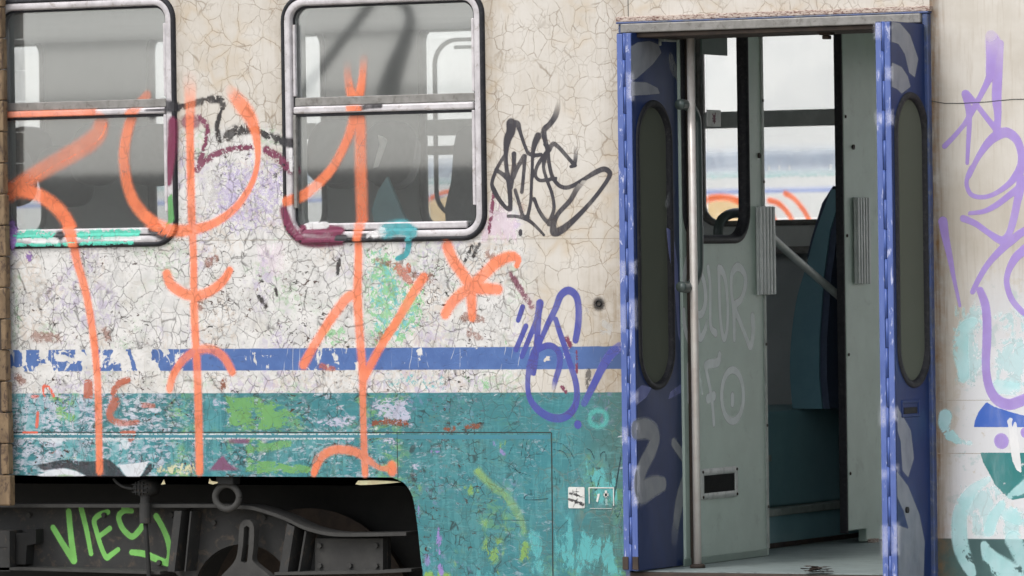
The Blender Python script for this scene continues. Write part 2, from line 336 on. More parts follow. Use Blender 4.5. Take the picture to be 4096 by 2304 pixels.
# ------------------------------------------------------------------ object helpers
def tag(o, label=None, cat=None, group=None, kind=None):
    if label: o['label'] = label
    if cat: o['category'] = cat
    if group: o['group'] = group
    if kind: o['kind'] = kind
    return o
def empty(name, loc):
    o = bpy.data.objects.new(name, None); COL.objects.link(o); o.location = loc; o.empty_display_size = .3
    o.matrix_world = Matrix.Translation(loc); return o
def root_inv(o):
    mt = Matrix.Identity(4)
    while o: mt = Matrix.Translation(o.location) @ o.matrix_parent_inverse @ mt if False else mt; o = o.parent
    return mt
WORLD = {}
def obj(name, bm, mat, parent=None, smooth=False, label=None):
    me = bpy.data.meshes.new(name)
    if isinstance(bm, bmesh.types.BMesh):
        bm.to_mesh(me); bm.free()
    else: me = bm; me.name = name
    o = bpy.data.objects.new(name, me); COL.objects.link(o)
    if mat: me.materials.append(mat)
    if parent is not None:
        o.parent = parent
        if parent.type == 'EMPTY': o.matrix_parent_inverse = Matrix.Translation(parent.location).inverted()
    if smooth:
        for p in me.polygons: p.use_smooth = True
    if label: o['label'] = label
    return o
def box(bm, a, b, bev=0.0):
    x0, y0, z0 = [min(a[i], b[i]) for i in range(3)]; x1, y1, z1 = [max(a[i], b[i]) for i in range(3)]
    q = bmesh.ops.create_cube(bm, size=1, matrix=Matrix.Translation(((x0+x1)/2, (y0+y1)/2, (z0+z1)/2)) @ Matrix.Diagonal((x1-x0, y1-y0, z1-z0, 1)))
    if bev:
        es = list({e for v in q['verts'] for e in v.link_edges})
        bmesh.ops.bevel(bm, geom=es, offset=bev, segments=2, affect='EDGES', profile=.5)
    return bm
def newbox(a, b, bev=0.0): return box(bmesh.new(), a, b, bev)
def tube(bm, pts, r, n=12, caps=True):
    pts = [Vector(p) for p in pts]; rr = r if isinstance(r, (list, tuple)) else [r]*len(pts)
    rings = []; prev = None
    for i, p in enumerate(pts):
        t = (pts[min(i+1, len(pts)-1)]-pts[max(i-1, 0)]).normalized()
        if prev is None:
            a = t.orthogonal().normalized()
        else:
            a = (prev - t*prev.dot(t)).normalized()
        prev = a; b = t.cross(a)
        rings.append([bm.verts.new(p + (a*math.cos(2*math.pi*k/n)+b*math.sin(2*math.pi*k/n))*rr[i]) for k in range(n)])
    for i in range(len(rings)-1):
        for k in range(n):
            bm.faces.new((rings[i][k], rings[i][(k+1) % n], rings[i+1][(k+1) % n], rings[i+1][k]))
    if caps:
        bm.faces.new(rings[0][::-1]); bm.faces.new(rings[-1])
    return bm
def SIDE(a, b, c): return (a, -c, b)                         # a along the train, b up, c out towards the viewer
def PLX(x0): return lambda a, b, c: (x0+c, a, b)             # wall facing +x: a = depth, b up, c out
def PLY(y0): return lambda a, b, c: (a, y0-c, b)
def rrect(a0, b0, a1, b1, r, n=8):
    r = max(min(r, (a1-a0)/2-1e-4, (b1-b0)/2-1e-4), 1e-3); pts = []
    for cx, cy, s in ((a1-r, b1-r, 0), (a0+r, b1-r, 90), (a0+r, b0+r, 180), (a1-r, b0+r, 270)):
        for i in range(n+1):
            t = R_(s+90*i/n); pts.append((cx+r*math.cos(t), cy+r*math.sin(t)))
    return pts
def ring(bm, rect, r, prof, mp, n=8):
    """sweeps the profile [(inset, height)...] round a rounded rectangle"""
    loops = []
    for ins, c in prof:
        pts = rrect(rect[0]+ins, rect[1]+ins, rect[2]-ins, rect[3]-ins, r-ins, n)
        loops.append([bm.verts.new(mp(p[0], p[1], c)) for p in pts])
    for i in range(len(loops)-1):
        k = len(loops[i])
        for j in range(k):
            bm.faces.new((loops[i][j], loops[i][(j+1) % k], loops[i+1][(j+1) % k], loops[i+1][j]))
    bmesh.ops.recalc_face_normals(bm, faces=bm.faces)
    return bm
def slab(bm, outer, holes, c0, c1, mp):
    """flat plate with holes, between heights c0 and c1"""
    es = []; loops = []
    for lp in [outer]+holes:
        vs = [bm.verts.new(mp(p[0], p[1], c1)) for p in lp]; loops.append(vs)
        for i in range(len(vs)): es.append(bm.edges.new((vs[i], vs[(i+1) % len(vs)])))
    bmesh.ops.triangle_fill(bm, edges=es, use_beauty=True)
    fs = [f for f in bm.faces if all(any(v in lp for lp in loops) for v in f.verts)] if len(bm.faces) < 4000 else bm.faces[:]
    low = {}
    for lp, src in zip(loops, [outer]+holes):
        for v, p in zip(lp, src): low[v] = bm.verts.new(mp(p[0], p[1], c0))
    for f in fs: bm.faces.new([low[v] for v in f.verts][::-1])
    for lp in loops:
        for i in range(len(lp)):
            a, b = lp[i], lp[(i+1) % len(lp)]
            bm.faces.new((a, b, low[b], low[a]))
    bmesh.ops.recalc_face_normals(bm, faces=bm.faces)
    return bm
def plate(pts, c0, c1, mp, holes=()): return slab(bmesh.new(), list(pts), list(holes), c0, c1, mp)

# ------------------------------------------------------------------ sprayed marks: a fine sheet lying on the surface
def cr(pts, n=5):
    """smooth a polyline (Catmull-Rom)"""
    if len(pts) < 3: return pts
    out = []
    for i in range(len(pts)-1):
        p0, p1, p2, p3 = pts[max(i-1, 0)], pts[i], pts[i+1], pts[min(i+2, len(pts)-1)]
        for k in range(n):
            t = k/n
            out.append(tuple(.5*((2*b)+(-a+c)*t+(2*a-5*b+4*c-d)*t*t+(-a+3*b-3*c+d)*t**3) for a, b, c, d in zip(p0, p1, p2, p3)))
    out.append(tuple(pts[-1])); return out
def marks(name, shapes, mat, parent, axis=1, val=0.0, proud=.003, step=.008, sf=.35, label=None, surf=None):
    """shapes: ('s', [(x,y,w,op)]) strokes or ('p', [(x,y)], feather, op) areas, in photo pixels, laid on the plane axis=val"""
    ia = 0 if axis == 1 else 1; proud *= .25
    segs = []; pol = []; lo = np.array([1e9, 1e9]); hi = -lo
    for sh in shapes:
        if sh[0] == 's':
            pts = cr([p if len(p) > 3 else tuple(p)+(1.0,) for p in sh[1]]); q = []
            kk = .00111 if axis == 1 else .0017
            for p in pts:
                b = back(p[0], p[1], axis, val); q.append((b[ia], b.z, max(p[2], 1)*kk*.5*(.96 if axis == 1 else 1), min(max(p[3], 0), 1)))
            if len(q) == 1: q = q*2
            s_sf = sh[2] if len(sh) > 2 else sf
            for i in range(len(q)-1): segs.append((q[i], q[i+1], s_sf))
            for p in q: lo = np.minimum(lo, (p[0]-p[2]*1.8, p[1]-p[2]*1.8)); hi = np.maximum(hi, (p[0]+p[2]*1.8, p[1]+p[2]*1.8))
        else:
            q = [back(p[0], p[1], axis, val) for p in sh[1]]; q = np.array([(b[ia], b.z) for b in q])
            fe = sh[2]*.001; pol.append((q, fe, sh[3] if len(sh) > 3 else 1.0, sh[4] if len(sh) > 4 else sf))
            lo = np.minimum(lo, q.min(0)-fe*1.5); hi = np.maximum(hi, q.max(0)+fe*1.5)
    na, nb = int((hi[0]-lo[0])/step)+2, int((hi[1]-lo[1])/step)+2
    A, B = np.meshgrid(lo[0]+np.arange(na)*step, lo[1]+np.arange(nb)*step, indexing='ij')
    cov = np.full(A.shape, -3.0); op = np.zeros(A.shape); sfa = np.full(A.shape, sf)
    for p, q, s_sf in segs:
        w_ = max(p[2], q[2])*2.0+step*2
        i0 = max(int((min(p[0], q[0])-w_-lo[0])/step), 0); i1 = min(int((max(p[0], q[0])+w_-lo[0])/step)+2, na)
        j0 = max(int((min(p[1], q[1])-w_-lo[1])/step), 0); j1 = min(int((max(p[1], q[1])+w_-lo[1])/step)+2, nb)
        if i1 <= i0 or j1 <= j0: continue
        a, b = A[i0:i1, j0:j1], B[i0:i1, j0:j1]
        dx, dz = q[0]-p[0], q[1]-p[1]; L = dx*dx+dz*dz
        t = np.clip(((a-p[0])*dx+(b-p[1])*dz)/L, 0, 1) if L > 1e-12 else np.zeros_like(a)
        d = np.hypot(a-p[0]-t*dx, b-p[1]-t*dz); hw = p[2]+(q[2]-p[2])*t
        c = 1-d/np.maximum(hw, 1e-4); o = p[3]+(q[3]-p[3])*t
        sub = cov[i0:i1, j0:j1]; mk = c > sub
        sub[mk] = c[mk]; op[i0:i1, j0:j1][mk] = o[mk]; sfa[i0:i1, j0:j1][mk] = s_sf
    for q, fe, o, s_sf in pol:
        d = np.full(A.shape, 1e9); ins = np.zeros(A.shape, bool); n = len(q)
        for i in range(n):
            p, r = q[i], q[(i+1) % n]; e = r-p; L = max(e@e, 1e-12)
            t = np.clip(((A-p[0])*e[0]+(B-p[1])*e[1])/L, 0, 1)
            d = np.minimum(d, np.hypot(A-p[0]-t*e[0], B-p[1]-t*e[1]))
            if p[1] != r[1]:
                cross = ((p[1] > B) != (r[1] > B)) & (A < (r[0]-p[0])*(B-p[1])/(r[1]-p[1])+p[0]); ins ^= cross
        c = np.where(ins, d, -d)/fe; mk = c > cov
        cov[mk] = c[mk]; op[mk] = o; sfa[mk] = s_sf
    np.clip(cov, -1.5, 1.2, out=cov)
    keep = cov > -.75
    cell = keep[:-1, :-1] | keep[1:, :-1] | keep[:-1, 1:] | keep[1:, 1:]
    idx = np.full(A.shape, -1); ci, cj = np.nonzero(cell); used = np.zeros(A.shape, bool)
    for di in (0, 1):
        for dj in (0, 1): used[ci+di, cj+dj] = True
    ui, uj = np.nonzero(used); idx[ui, uj] = np.arange(len(ui))
    # far-away verts of a kept cell take the nearest opacity so that edges stay even
    a, b = A[ui, uj], B[ui, uj]
    h = np.array([surf(u, v) for u, v in zip(a, b)]) if surf else np.zeros(len(a))
    if axis == 1: V = np.stack([a, val-proud-h, b], 1)
    else: V = np.stack([val+proud+h, a, b], 1)
    F = np.stack([idx[ci, cj], idx[ci+1, cj], idx[ci+1, cj+1], idx[ci, cj+1]], 1)
    me = bpy.data.meshes.new(name); me.from_pydata(V.tolist(), [], F.tolist())
    for nm, arr in (('cov', cov), ('op', op), ('sf', sfa)):
        at = me.attributes.new(nm, 'FLOAT', 'POINT'); at.data.foreach_set('value', arr[ui, uj].astype(np.float32))
    return obj(name, me, mat, parent, label=label)

# ------------------------------------------------------------------ ground
g_ = bmesh.new(); box(g_, (-400, -400, -.6), (400, 400, -.2))
tag(obj('ground', g_, M['ballast']), kind='structure')
for i, (yy, lb) in enumerate(((.72, 'rusty running rail under the graffiti carriage, nearer the camera'), (2.18, 'rusty running rail under the graffiti carriage, farther from the camera'))):
    b = bmesh.new(); box(b, (-14, yy-.035, -.05), (9, yy+.035, 0), .008); box(b, (-14, yy-.01, -.17), (9, yy+.01, -.05)); box(b, (-14, yy-.07, -.2), (9, yy+.07, -.17))
    tag(obj('rail', b, M['rail']), lb, 'rail', 'rails of the track under the carriage')

# ------------------------------------------------------------------ carriage
car = tag(empty('railway_carriage', (-1.5, 1.45, 0)), 'graffiti covered cream, blue and teal carriage with its blue folding doors open', 'railway carriage')
ZF = .75; YF = 2.86; ZTOP = 3.12
XJ = X(2504); XR = X(3733); XL, XE = -8.0, 4.6
ZS = Z(800, 1905)
Zd = Z(2560, 70)                                            # top of the door frame
W1 = (X(-34, 500), Z(350, 990), X(708, 500), Z(300, -12)); W2 = (X(1131, 500), Z(1500, 968), X(1944, 500), Z(1500, -34))
WR = .105
W0 = [(x_, W1[1], x_+.92, W1[3]) for x_ in (-4.64, -6.04, -7.44)]   # unseen windows beyond the frame, added to light the saloon
cutp = [(X(*p), Z(*p)) for p in zt('Z6', [(1600, 512), (1660, 520), (1705, 545), (1750, 590), (1785, 650), (1808, 720), (1830, 850), (1850, 1000), (1875, 1250), (1900, 1449)])]
cutp.append((cutp[-1][0]+.03, .35))
def xcut(z):
    for (a, b), (c, d) in zip(cutp, cutp[1:]):
        if d <= z <= b: return a+(c-a)*(b-z)/max(b-d, 1e-6)
    return cutp[0][0] if z > cutp[0][1] else cutp[-1][0]
def proj(P):
    v = P-np.array(CC); dpt = v@np.array(cd)
    return PW/2+FW*PW*(v@np.array(CR))/dpt, PH/2-FW*PW*(v@np.array(CU))/dpt
def sst(x, a, b): t = np.clip((x-a)/(b-a), 0, 1); return t*t*(3-2*t)
def sheet(name, mat, faces_fn, fields, lbl=None):
    vs, fs = faces_fn(); V = np.array(vs)
    me = bpy.data.meshes.new(name); me.from_pydata(V.tolist(), [], fs)
    bm = bmesh.new(); bm.from_mesh(me)
    bmesh.ops.remove_doubles(bm, verts=bm.verts, dist=1e-5)
    ed = [e for e in bm.edges if e.is_boundary]
    q = bmesh.ops.extrude_edge_only(bm, edges=ed)
    bmesh.ops.translate(bm, vec=(0, .03, 0), verts=[v for v in q['geom'] if isinstance(v, bmesh.types.BMVert)])
    bmesh.ops.recalc_face_normals(bm, faces=bm.faces)
    o = obj(name, bm, mat, car, label=lbl)
    co = np.zeros(len(o.data.vertices)*3); o.data.vertices.foreach_get('co', co); co = co.reshape(-1, 3)
    u, v = proj(co)
    for k, f in fields.items():
        at = o.data.attributes.new(k, 'FLOAT', 'POINT'); at.data.foreach_set('value', np.clip(f(u, v), 0, 1).astype(np.float32))
    return o
def left_faces():
    vs, fs = [], []
    xs = np.concatenate([np.arange(XL, -3.2, .05), np.arange(-3.2, XJ-.008, .016), [XJ]])
    zs = np.concatenate([np.arange(ZS, ZTOP, .016), [ZTOP]])
    for x in xs:
        for z in zs: vs.append((x, 0, z))
    n = len(zs)
    def inwin(x, z):
        for r in (W1, W2) + tuple(W0):
            if r[0]+.012 < x < r[2]-.012 and r[1]+.012 < z < r[3]-.012:
                dx = max(r[0]+WR-x, x-r[2]+WR, 0); dz = max(r[1]+WR-z, z-r[3]+WR, 0)
                if dx*dx+dz*dz < (WR-.012)**2: return True
        return False
    for i in range(len(xs)-1):
        for j in range(n-1):
            if not inwin((xs[i]+xs[i+1])/2, (zs[j]+zs[j+1])/2): fs.append((i*n+j, (i+1)*n+j, (i+1)*n+j+1, i*n+j+1))
    # apron beside the bogie
    zz = np.concatenate([np.arange(.36, ZS, .014), [ZS]]); k = 48; base = len(vs)
    for z in zz:
        xc = xcut(z)
        for i in range(k+1): vs.append((xc+(XJ-xc)*i/k, 0, z))
    for j in range(len(zz)-1):
        for i in range(k): fs.append((base+j*(k+1)+i, base+j*(k+1)+i+1, base+(j+1)*(k+1)+i+1, base+(j+1)*(k+1)+i))
    # above the door
    base = len(vs); xa = np.linspace(XJ, XR, 60); za = np.linspace(Zd-.01, ZTOP, 14)
    for x in xa:
        for z in za: vs.append((x, 0, z))
    for i in range(len(xa)-1):
        for j in range(len(za)-1): fs.append((base+i*14+j, base+(i+1)*14+j, base+(i+1)*14+j+1, base+i*14+j+1))
    return vs, fs
def f_wear(u, v):
    low = sst(v, 880, 1010)*(1-sst(u, 1900, 2260)); mid = sst(v, 430, 640)*sst(u, 640, 700)*(1-sst(u, 1120, 1200))
    edge = .55*sst(v, 700, 900)*(1-sst(u, 2050, 2150))
    return np.maximum(np.maximum(low, mid), edge)
def f_stain(u, v):
    s = .95*sst(u, 2250, 2480)*sst(v, 850, 1300)*(u < 2520)
    s = np.maximum(s, .5*sst(u, 2380, 2490)*(u < 2520))
    s = np.maximum(s, .75*np.exp(-np.abs(u-1955)/26)*(v < 1000)); s = np.maximum(s, .6*np.exp(-np.abs(u-1125)/30)*(v < 700)); s = np.maximum(s, .6*np.exp(-np.abs(u-715)/22)*(v < 700))
    return s
f_loss = lambda u, v: .09+.40*(1-sst(u, 420, 900))*(.6+.4*np.sin(u/45)**2)+.8*np.exp(-((u-580)/50)**2)+.25*np.exp(-((u-1350)/160)**2)
f_scr = lambda u, v: .42*(1-sst(u, 300, 1000))+.2*(1-sst(u, 1000, 1650))+.25*np.exp(-((u-1420)/200)**2)+.02
wall = sheet('side_wall', M['wall'], left_faces, {'wear': f_wear, 'stain': f_stain, 'loss': f_loss, 'scr': f_scr})
def right_faces():
    xs = np.concatenate([np.arange(XR, 1.75, .016), [2.4, 3.4, XE]]); zs = np.concatenate([np.arange(.36, ZTOP, .02), [ZTOP]])
    n = len(zs); vs = [(x, 0, z) for x in xs for z in zs]
    return vs, [(i*n+j, (i+1)*n+j, (i+1)*n+j+1, i*n+j+1) for i in range(len(xs)-1) for j in range(n-1)]
wall_r = sheet('side_wall', M['wall_right'], right_faces, {
    'wear': lambda u, v: sst(v, 950, 1250)*sst(u+.12*(v-1200), 3830, 3930),
    'stain': lambda u, v: .95*np.exp(-np.maximum(u-3742-.008*v, 0)/(26+22*sst(v, 500, 2200)))+.18*sst(v, 600, 1000)*(1-sst(v, 1200, 1500))}, 'stained cream side wall right of the door')

# seams, lines
def sline(p, q, wpx, mat, name, proud=.0015, parent=wall):
    a, b = back(*p), back(*q); d = (b-a).normalized(); n = Vector((-d.z, 0, d.x))*wpx*.00055; proud *= .25
    bm = bmesh.new(); pts = [a-n, b-n, b+n, a+n]
    return obj(name, plate([(q_.x, q_.z) for q_ in pts], -.004, proud, SIDE), mat, parent)
sline((0, 1729), (2205, 1730), 4, M['seam'], 'panel_seam'); sline((2206, 1730), (2212, 2304), 5, M['seam'], 'panel_seam')
sline((1588, 1733), (1592, 1920), 3, M['seam'], 'panel_seam'); sline((2512, -10), (2513, 68), 3, M['seam'], 'panel_seam')
sline((0, 1744), (1588, 1744), 13, M['tealstrip'], 'trim_strip', .002); sline((0, 1737), (1540, 1737), 5, M['whitestrip'], 'trim_strip', .0022)
sline((0, 1754), (1420, 1754), 7, M['whitestrip'], 'trim_strip', .0012)
sline((1590, 1748), (2200, 1748), 15, M['tealstrip'], 'trim_strip', .0018)
sline((600, 962), (2488, 954), 2, M['faint'], 'panel_seam', .0008)
tube_pts = [(X(u), -.001, Z(u, v)) for u, v in ((3737, 404), (3790, 413), (3860, 413), (3960, 407), (4060, 397), (4140, 396))]
obj('panel_seam', tube(bmesh.new(), tube_pts, .0014, 5), M['seam'], wall_r)
sline((3750, 1813), (4200, 1816), 2, M['faint'], 'panel_seam', .0008, wall_r); sline((3755, 1601), (4200, 1601), 1.6, M['faint'], 'panel_seam', .0008, wall_r)

# roof, floor, far side, ends (real volume behind the wall)
arc = [(0, ZTOP), (.03, 3.3), (.15, 3.5), (.45, 3.68), (.95, 3.79), (1.45, 3.82), (1.95, 3.79), (2.45, 3.68), (2.75, 3.5), (2.87, 3.3), (2.9, ZTOP)]
obj('roof', plate([(a, b) for a, b in arc], XL, XE, lambda a, b, c: (c, a, b)), M['roof'], car)
obj('end_wall', newbox((XL, .031, .9), (XL+.05, 2.9, ZTOP-.01)), M['inner'], car); obj('end_wall', newbox((XE-.05, .031, .36), (XE, 2.9, ZTOP-.01)), M['inner'], car)
fl = bmesh.new(); box(fl, (XL+.06, .05, 1.125), (-.23, YF, 1.15)); obj('saloon_floor', fl, M['floor_dark'], car)
vf = bmesh.new(); box(vf, (-.23, .012, .63), (XE-.06, YF, ZF)); obj('vestibule_floor', vf, M['floor'], car)
ce = bmesh.new(); box(ce, (XL+.06, .05, 3.02), (XE-.06, YF, 3.06)); obj('ceiling', ce, M['inner'], car)
# inner lining of the near side
def wrect(r, ins): return rrect(r[0]+ins, r[1]+ins, r[2]-ins, r[3]-ins, WR-ins)
obj('wall_lining', plate([(XL+.06, 1.16), (-.05, 1.16), (-.05, 3.01), (XL+.06, 3.01)], -.09, -.06, SIDE, [wrect(W1, .06), wrect(W2, .06), rrect(-4.6, W1[1], -3.75, W1[3], .1), rrect(-6, W1[1], -5.15, W1[3], .1), rrect(-7.4, W1[1], -6.55, W1[3], .1)]), M['inner'], car)
obj('wall_lining', newbox((XR+.1, .05, ZF+.01), (XE-.06, .08, 3.01)), M['green'], car)
obj('wall_lining', newbox((XE-.12, .09, ZF+.01), (XE-.07, 2.84, 3.01)), M['green'], car)
# far side with its windows
fz0, fz1 = Z(1900, 910, YF), Z(1750, 92, YF); fwid = .92
fx = [X(2806, 800, YF), X(1690, 500, YF), X(604, 500, YF)]; fx.append(X(168, 300, YF)-fwid)
fx += [fx[3]-1.37, fx[3]-2.74]  # two more far windows out of view, put in to let daylight inside
frs = [(x, fz0, x+fwid, fz1) for x in fx]
PF = PLY(YF)
zsplit = fz0-.12
FD0, FD1 = .2, 1.55                                          # unseen opposite doorway, left open to let light into the vestibule
obj('far_side_wall', plate([(XL+.06, zsplit), (FD0, zsplit), (FD0, 3.01), (XL+.06, 3.01)], -.04, 0, PF, [rrect(*r, .09) for r in frs]), M['inner'], car)
obj('far_side_wall', newbox((XL+.06, YF, .36), (FD0, YF+.04, zsplit-.002)), M['inner_dark'], car)
obj('far_side_wall', newbox((FD1, YF, .36), (XE-.06, YF+.04, 3.01)), M['green'], car)
obj('far_side_wall', newbox((FD0+.001, YF, 2.8), (FD1-.001, YF+.04, 3.01)), M['green'], car)
for k, r in enumerate(frs):
    f = obj('far_window', ring(bmesh.new(), (r[0]-.015, r[1]-.015, r[2]+.015, r[3]+.015), .1, [(0, 0), (0, .012), (.012, .016), (.024, .012), (.026, -.03)], PF), M['alu_dark'], car, True)
    obj('pane', newbox((r[0]+.02, YF+.02, r[1]+.02), (r[2]-.02, YF+.026, r[3]-.02)), M['glass_far'], f)
    zb = Z(3200, 480, YF)
    t = newbox((r[0]+.03, YF-.03, zb-.028), (r[2]-.03, YF+.012, zb+.045), .006)
    obj('transom', t, M['handrail'], f)
    if k == 1:
        z2 = Z(1780, 602, YF); obj('transom', newbox((r[0]+.03, YF-.02, z2-.02), (r[2]-.03, YF+.012, z2+.022), .005), M['alu_dark'], f)
        i2 = (r[0]+.055, r[1]+.045, r[2]-.04, r[3]-.07)
        obj('sash', ring(bmesh.new(), i2, .12, [(0, -.01), (0, .0), (.016, .0), (.018, -.012)], PF), M['alu_dark'], f, True)
        lx, lz = X(1850, 190, YF), Z(1850, 190, YF); obj('latch', newbox((lx-.02, YF-.05, lz-.008), (lx+.09, YF-.03, lz+.008), .004), M['galv'], f)

# ------------------------------------------------------------------ near windows
def near_window(r, tz0, tz1, mid_white, lbl):
    f = obj('window', ring(bmesh.new(), (r[0]+.016, r[1]+.016, r[2]-.016, r[3]-.016), WR-.016, [(0, 0), (0, .008), (.004, .011), (.024, .011), (.028, .008), (.030, -.03), (.034, -.06)], SIDE), M['alu'], car, True, lbl)
    obj('gasket', ring(bmesh.new(), r, WR, [(-.001, -.002), (0, .006), (.005, .013), (.012, .015), (.017, .012), (.0185, .002)], SIDE), M['rubber'], f, True)
    obj('inner_gasket', ring(bmesh.new(), (r[0]+.047, r[1]+.047, r[2]-.047, r[3]-.047), WR-.047, [(0, -.012), (.003, -.009), (.008, -.009), (.0085, -.016)], SIDE), M['rubber'], f, True)
    a0, a1 = r[0]+.05, r[2]-.05
    obj('lower_pane', newbox((a0, .018, r[1]+.045), (a1, .023, tz0-.004)), M['glass'], f)
    obj('upper_pane', newbox((a0, .026, tz0-.004), (a1, .031, r[3]-.045)), M['glass'], f)
    return f
t0, t1 = Z(1500, 447), Z(1500, 416)
w2 = near_window(W2, t0, t1, True, None)
def transom(f, r, z0, z1):
    obj('transom', newbox((r[0]+.052, -.008, z0), (r[2]-.052, .024, z1-.002), .007), M['alu'], f)
    obj('sash_rail', newbox((r[0]+.052, .008, z1), (r[2]-.052, .03, z1+.034), .003), M['alu_dark'], f)
    obj('transom_seal', newbox((r[0]+.052, .004, z0-.012), (r[2]-.052, .022, z0-.001)), M['rubber'], f)
transom(w2, W2, t0, t1)
t0b, t1b = Z(350, 462), Z(350, 436)
w1 = near_window(W1, t0b, t1b, True, None); transom(w1, W1, t0b, t1b)
for f, r, zz in ((w2, W2, t0), (w1, W1, t0b)):
    for s in (0, 1):                                         # sash channels beside the panes
        xa = r[0]+.048 if s == 0 else r[2]-.062
        obj('sash_channel', newbox((xa, -.004, r[1]+.14), (xa+.014, .017, zz-.004), .003), M['alu'] if s else M['alu_dark'], f)
        obj('sash_channel', newbox((xa, .002, zz+.07), (xa+.012, .02, r[3]-.12), .003), M['alu'], f)
    obj('sill_bar', newbox((r[0]+.09, -.004, r[1]+.050), (r[2]-.09, .017, r[1]+.078), .006), M['alu'], f)
for r in W0: transom(near_window(r, t0, t1, True, None), r, t0, t1)
for u, v in ((155, 19), (327, 13), (503, 6)):                # rollers of the sliding sash
    x, z = X(u, v), Z(u, v); b = tube(bmesh.new(), [(x, .024, z), (x, .004, z), (x, .001, z)], [.014, .014, .01], 16)
    l = obj('roller', b, M['alu'], w1, True); obj('roller_screw', tube(bmesh.new(), [(x, .001, z), (x, -.003, z)], .006, 10), M['rubber'], l)
obj('roller_track', newbox((X(180), .02, Z(330, 27)), (X(490), .026, Z(330, 21))), M['alu'], w1)

# ------------------------------------------------------------------ door frame
zr = Zd-.052
obj('door_frame', newbox((XJ-.012, -.035, zr+.028), (XR+.008, .03, Zd-.0165), .003), M['blue_frame'], car)
fr = car.children[-1]
obj('frame_top_trim', newbox((XJ-.016, -.028, Zd-.016), (XR+.012, .02, Zd+.004), .003), M['rust'], fr)
obj('lintel_rail', newbox((XJ+.012, -.045, zr-.008), (XR-.02, .03, zr+.0275), .004), M['alu_dark'], fr)
obj('lintel_underside', newbox((XJ+.0, -.03, zr-.026), (XR-.012, .3, zr-.009), .003), M['rust_dark'], fr)
obj('jamb', newbox((X(3714), -.03, .42), (XR+.004, .05, zr+.027), .004), M['blue_frame'], fr)
obj('jamb', newbox((XJ-.008, -.022, .42), (XJ+.012, .05, zr+.027), .004), M['blue_frame'], fr)
obj('sill', newbox((XJ+.014, -.03, ZF-.06), (X(3712), .011, ZF-.004), .004), M['rust_dark'], fr)
x, z = X(3260, 125), Z(3260, 125, .1); b = newbox((x-.026, .09, z-.016), (x+.026, .13, z+.02), .003); box(b, (x-.014, .095, z-.032), (x+.014, .125, z-.017), .003)
obj('lock_catch', b, M['rust_dark'], fr)

# ------------------------------------------------------------------ folding door leaves
def leaf(xl, xf, y0, y1, zb, zt0, win, lbl, hk):
    P = PLX(0); xm = (xl+xf)/2
    hole = rrect(*win, (win[2]-win[0])/2-.001, 14)
    rect = [(y0, zb), (y1, zb), (y1, zt0), (y0, zt0)]
    ins = lambda d: rrect(win[0]+d, win[1]+d, win[2]-d, win[3]-d, (win[2]-win[0])/2-.001-d, 14)
    f = obj('folding_door', plate(rect, xm+.003, xf, P, [ins(.012)]), M['blue'], car, label=lbl)
    obj('folded_panel', plate(rect, xl, xm-.003, P, [ins(.012)]), M['blue'], f)
    obj('window_gasket', ring(bmesh.new(), win, (win[2]-win[0])/2-.001, [(0, .0), (.002, .006), (.010, .009), (.022, .007), (.026, -.004), (.028, -.012)], PLX(xf), 14), M['rubber'], f, True)
    obj('window_pane', plate(ins(.022), -.016, -.012, PLX(xf)), M['leafglass'], f)
    obj('edge_strip', newbox((xm+.006, y0-.007, zb), (xf-.001, y0-.0005, zt0-.002), .002), M['blue_edge'], f)
    obj('edge_strip', newbox((xl+.001, y0-.007, zb), (xm-.006, y0-.0005, zt0-.004), .002), M['blue_edge'], f)
    h = bmesh.new(); n = 20; L = (zt0-zb)/n
    for k in range(n):
        tube(h, [(xm+(.002 if k % 2 else -.001), y0-.0045, zb+L*k+.0006), (xm+(.002 if k % 2 else -.001), y0-.0045, zb+L*(k+1)-.0006)], .0062, 10)
    obj('hinge', h, M['blue_hinge'], f, True)
    return f, xm
yA = -.075
xlA, xfA = back(2482, 1152, 1, yA).x, back(2541, 1152, 1, yA).x
winA = [back(2549, 1000, 0, xfA).y, back(2620, 1560, 0, xfA).z, back(2692, 1000, 0, xfA).y, back(2615, 400, 0, xfA).z]
yA1 = back(2741, 1152, 0, xfA).y
zbA, ztA = back(2530, 2283, 1, yA).z, back(2500, 132, 1, yA).z
leafA, xmA = leaf(xlA, xfA, yA, yA1, zbA, ztA, winA, 'left folding door leaf with grey painted figures', 0)
xfB = X(3722); yB = back(3577, 1152, 0, xfB).y
xlB = back(3517, 1152, 1, yB).x
winB = [back(3583, 1000, 0, xfB).y, back(3660, 1552, 0, xfB).z, back(3716, 1000, 0, xfB).y, back(3650, 368, 0, xfB).z]
ztB = back(3530, 86, 1, yB).z
leafB, xmB = leaf(xlB, xfB, yB, -.012, .62, ztB, winB, 'right folding door leaf with a recessed handle', 1)
b0, b1 = back(3605, 1672, 0, xfB), back(3676, 1595, 0, xfB)
hp = obj('handle_plate', ring(bmesh.new(), (b0.y, b0.z, b1.y, b1.z), .008, [(0, .0), (.002, .004), (.012, .004), (.014, .001)], PLX(xfB)), M['blue'], leafB, True)
b0, b1 = back(3615, 1657, 0, xfB), back(3666, 1627, 0, xfB)
obj('handle_slot', newbox((xfB+.0005, b0.y, b0.z), (xfB+.003, b1.y, b1.z), .001), M['black'], hp)
c = back(3625, 2040, 0, xfB); obj('lock', tube(bmesh.new(), [(xfB, c.y, c.z), (xfB+.008, c.y, c.z)], .012, 14), M['black'], leafB)
for lf, xm_, y_, zb_ in ((leafA, xmA, yA, zbA), (leafB, xmB, yB, .70)):
    b = bmesh.new()
    for s in (-1, 1): box(b, (xm_+s*.009, y_-.013, zb_+.004), (xm_+s*.034, y_-.0072, zb_+.055), .002)
    obj('hinge_foot', b, M['rust_dark'], lf)
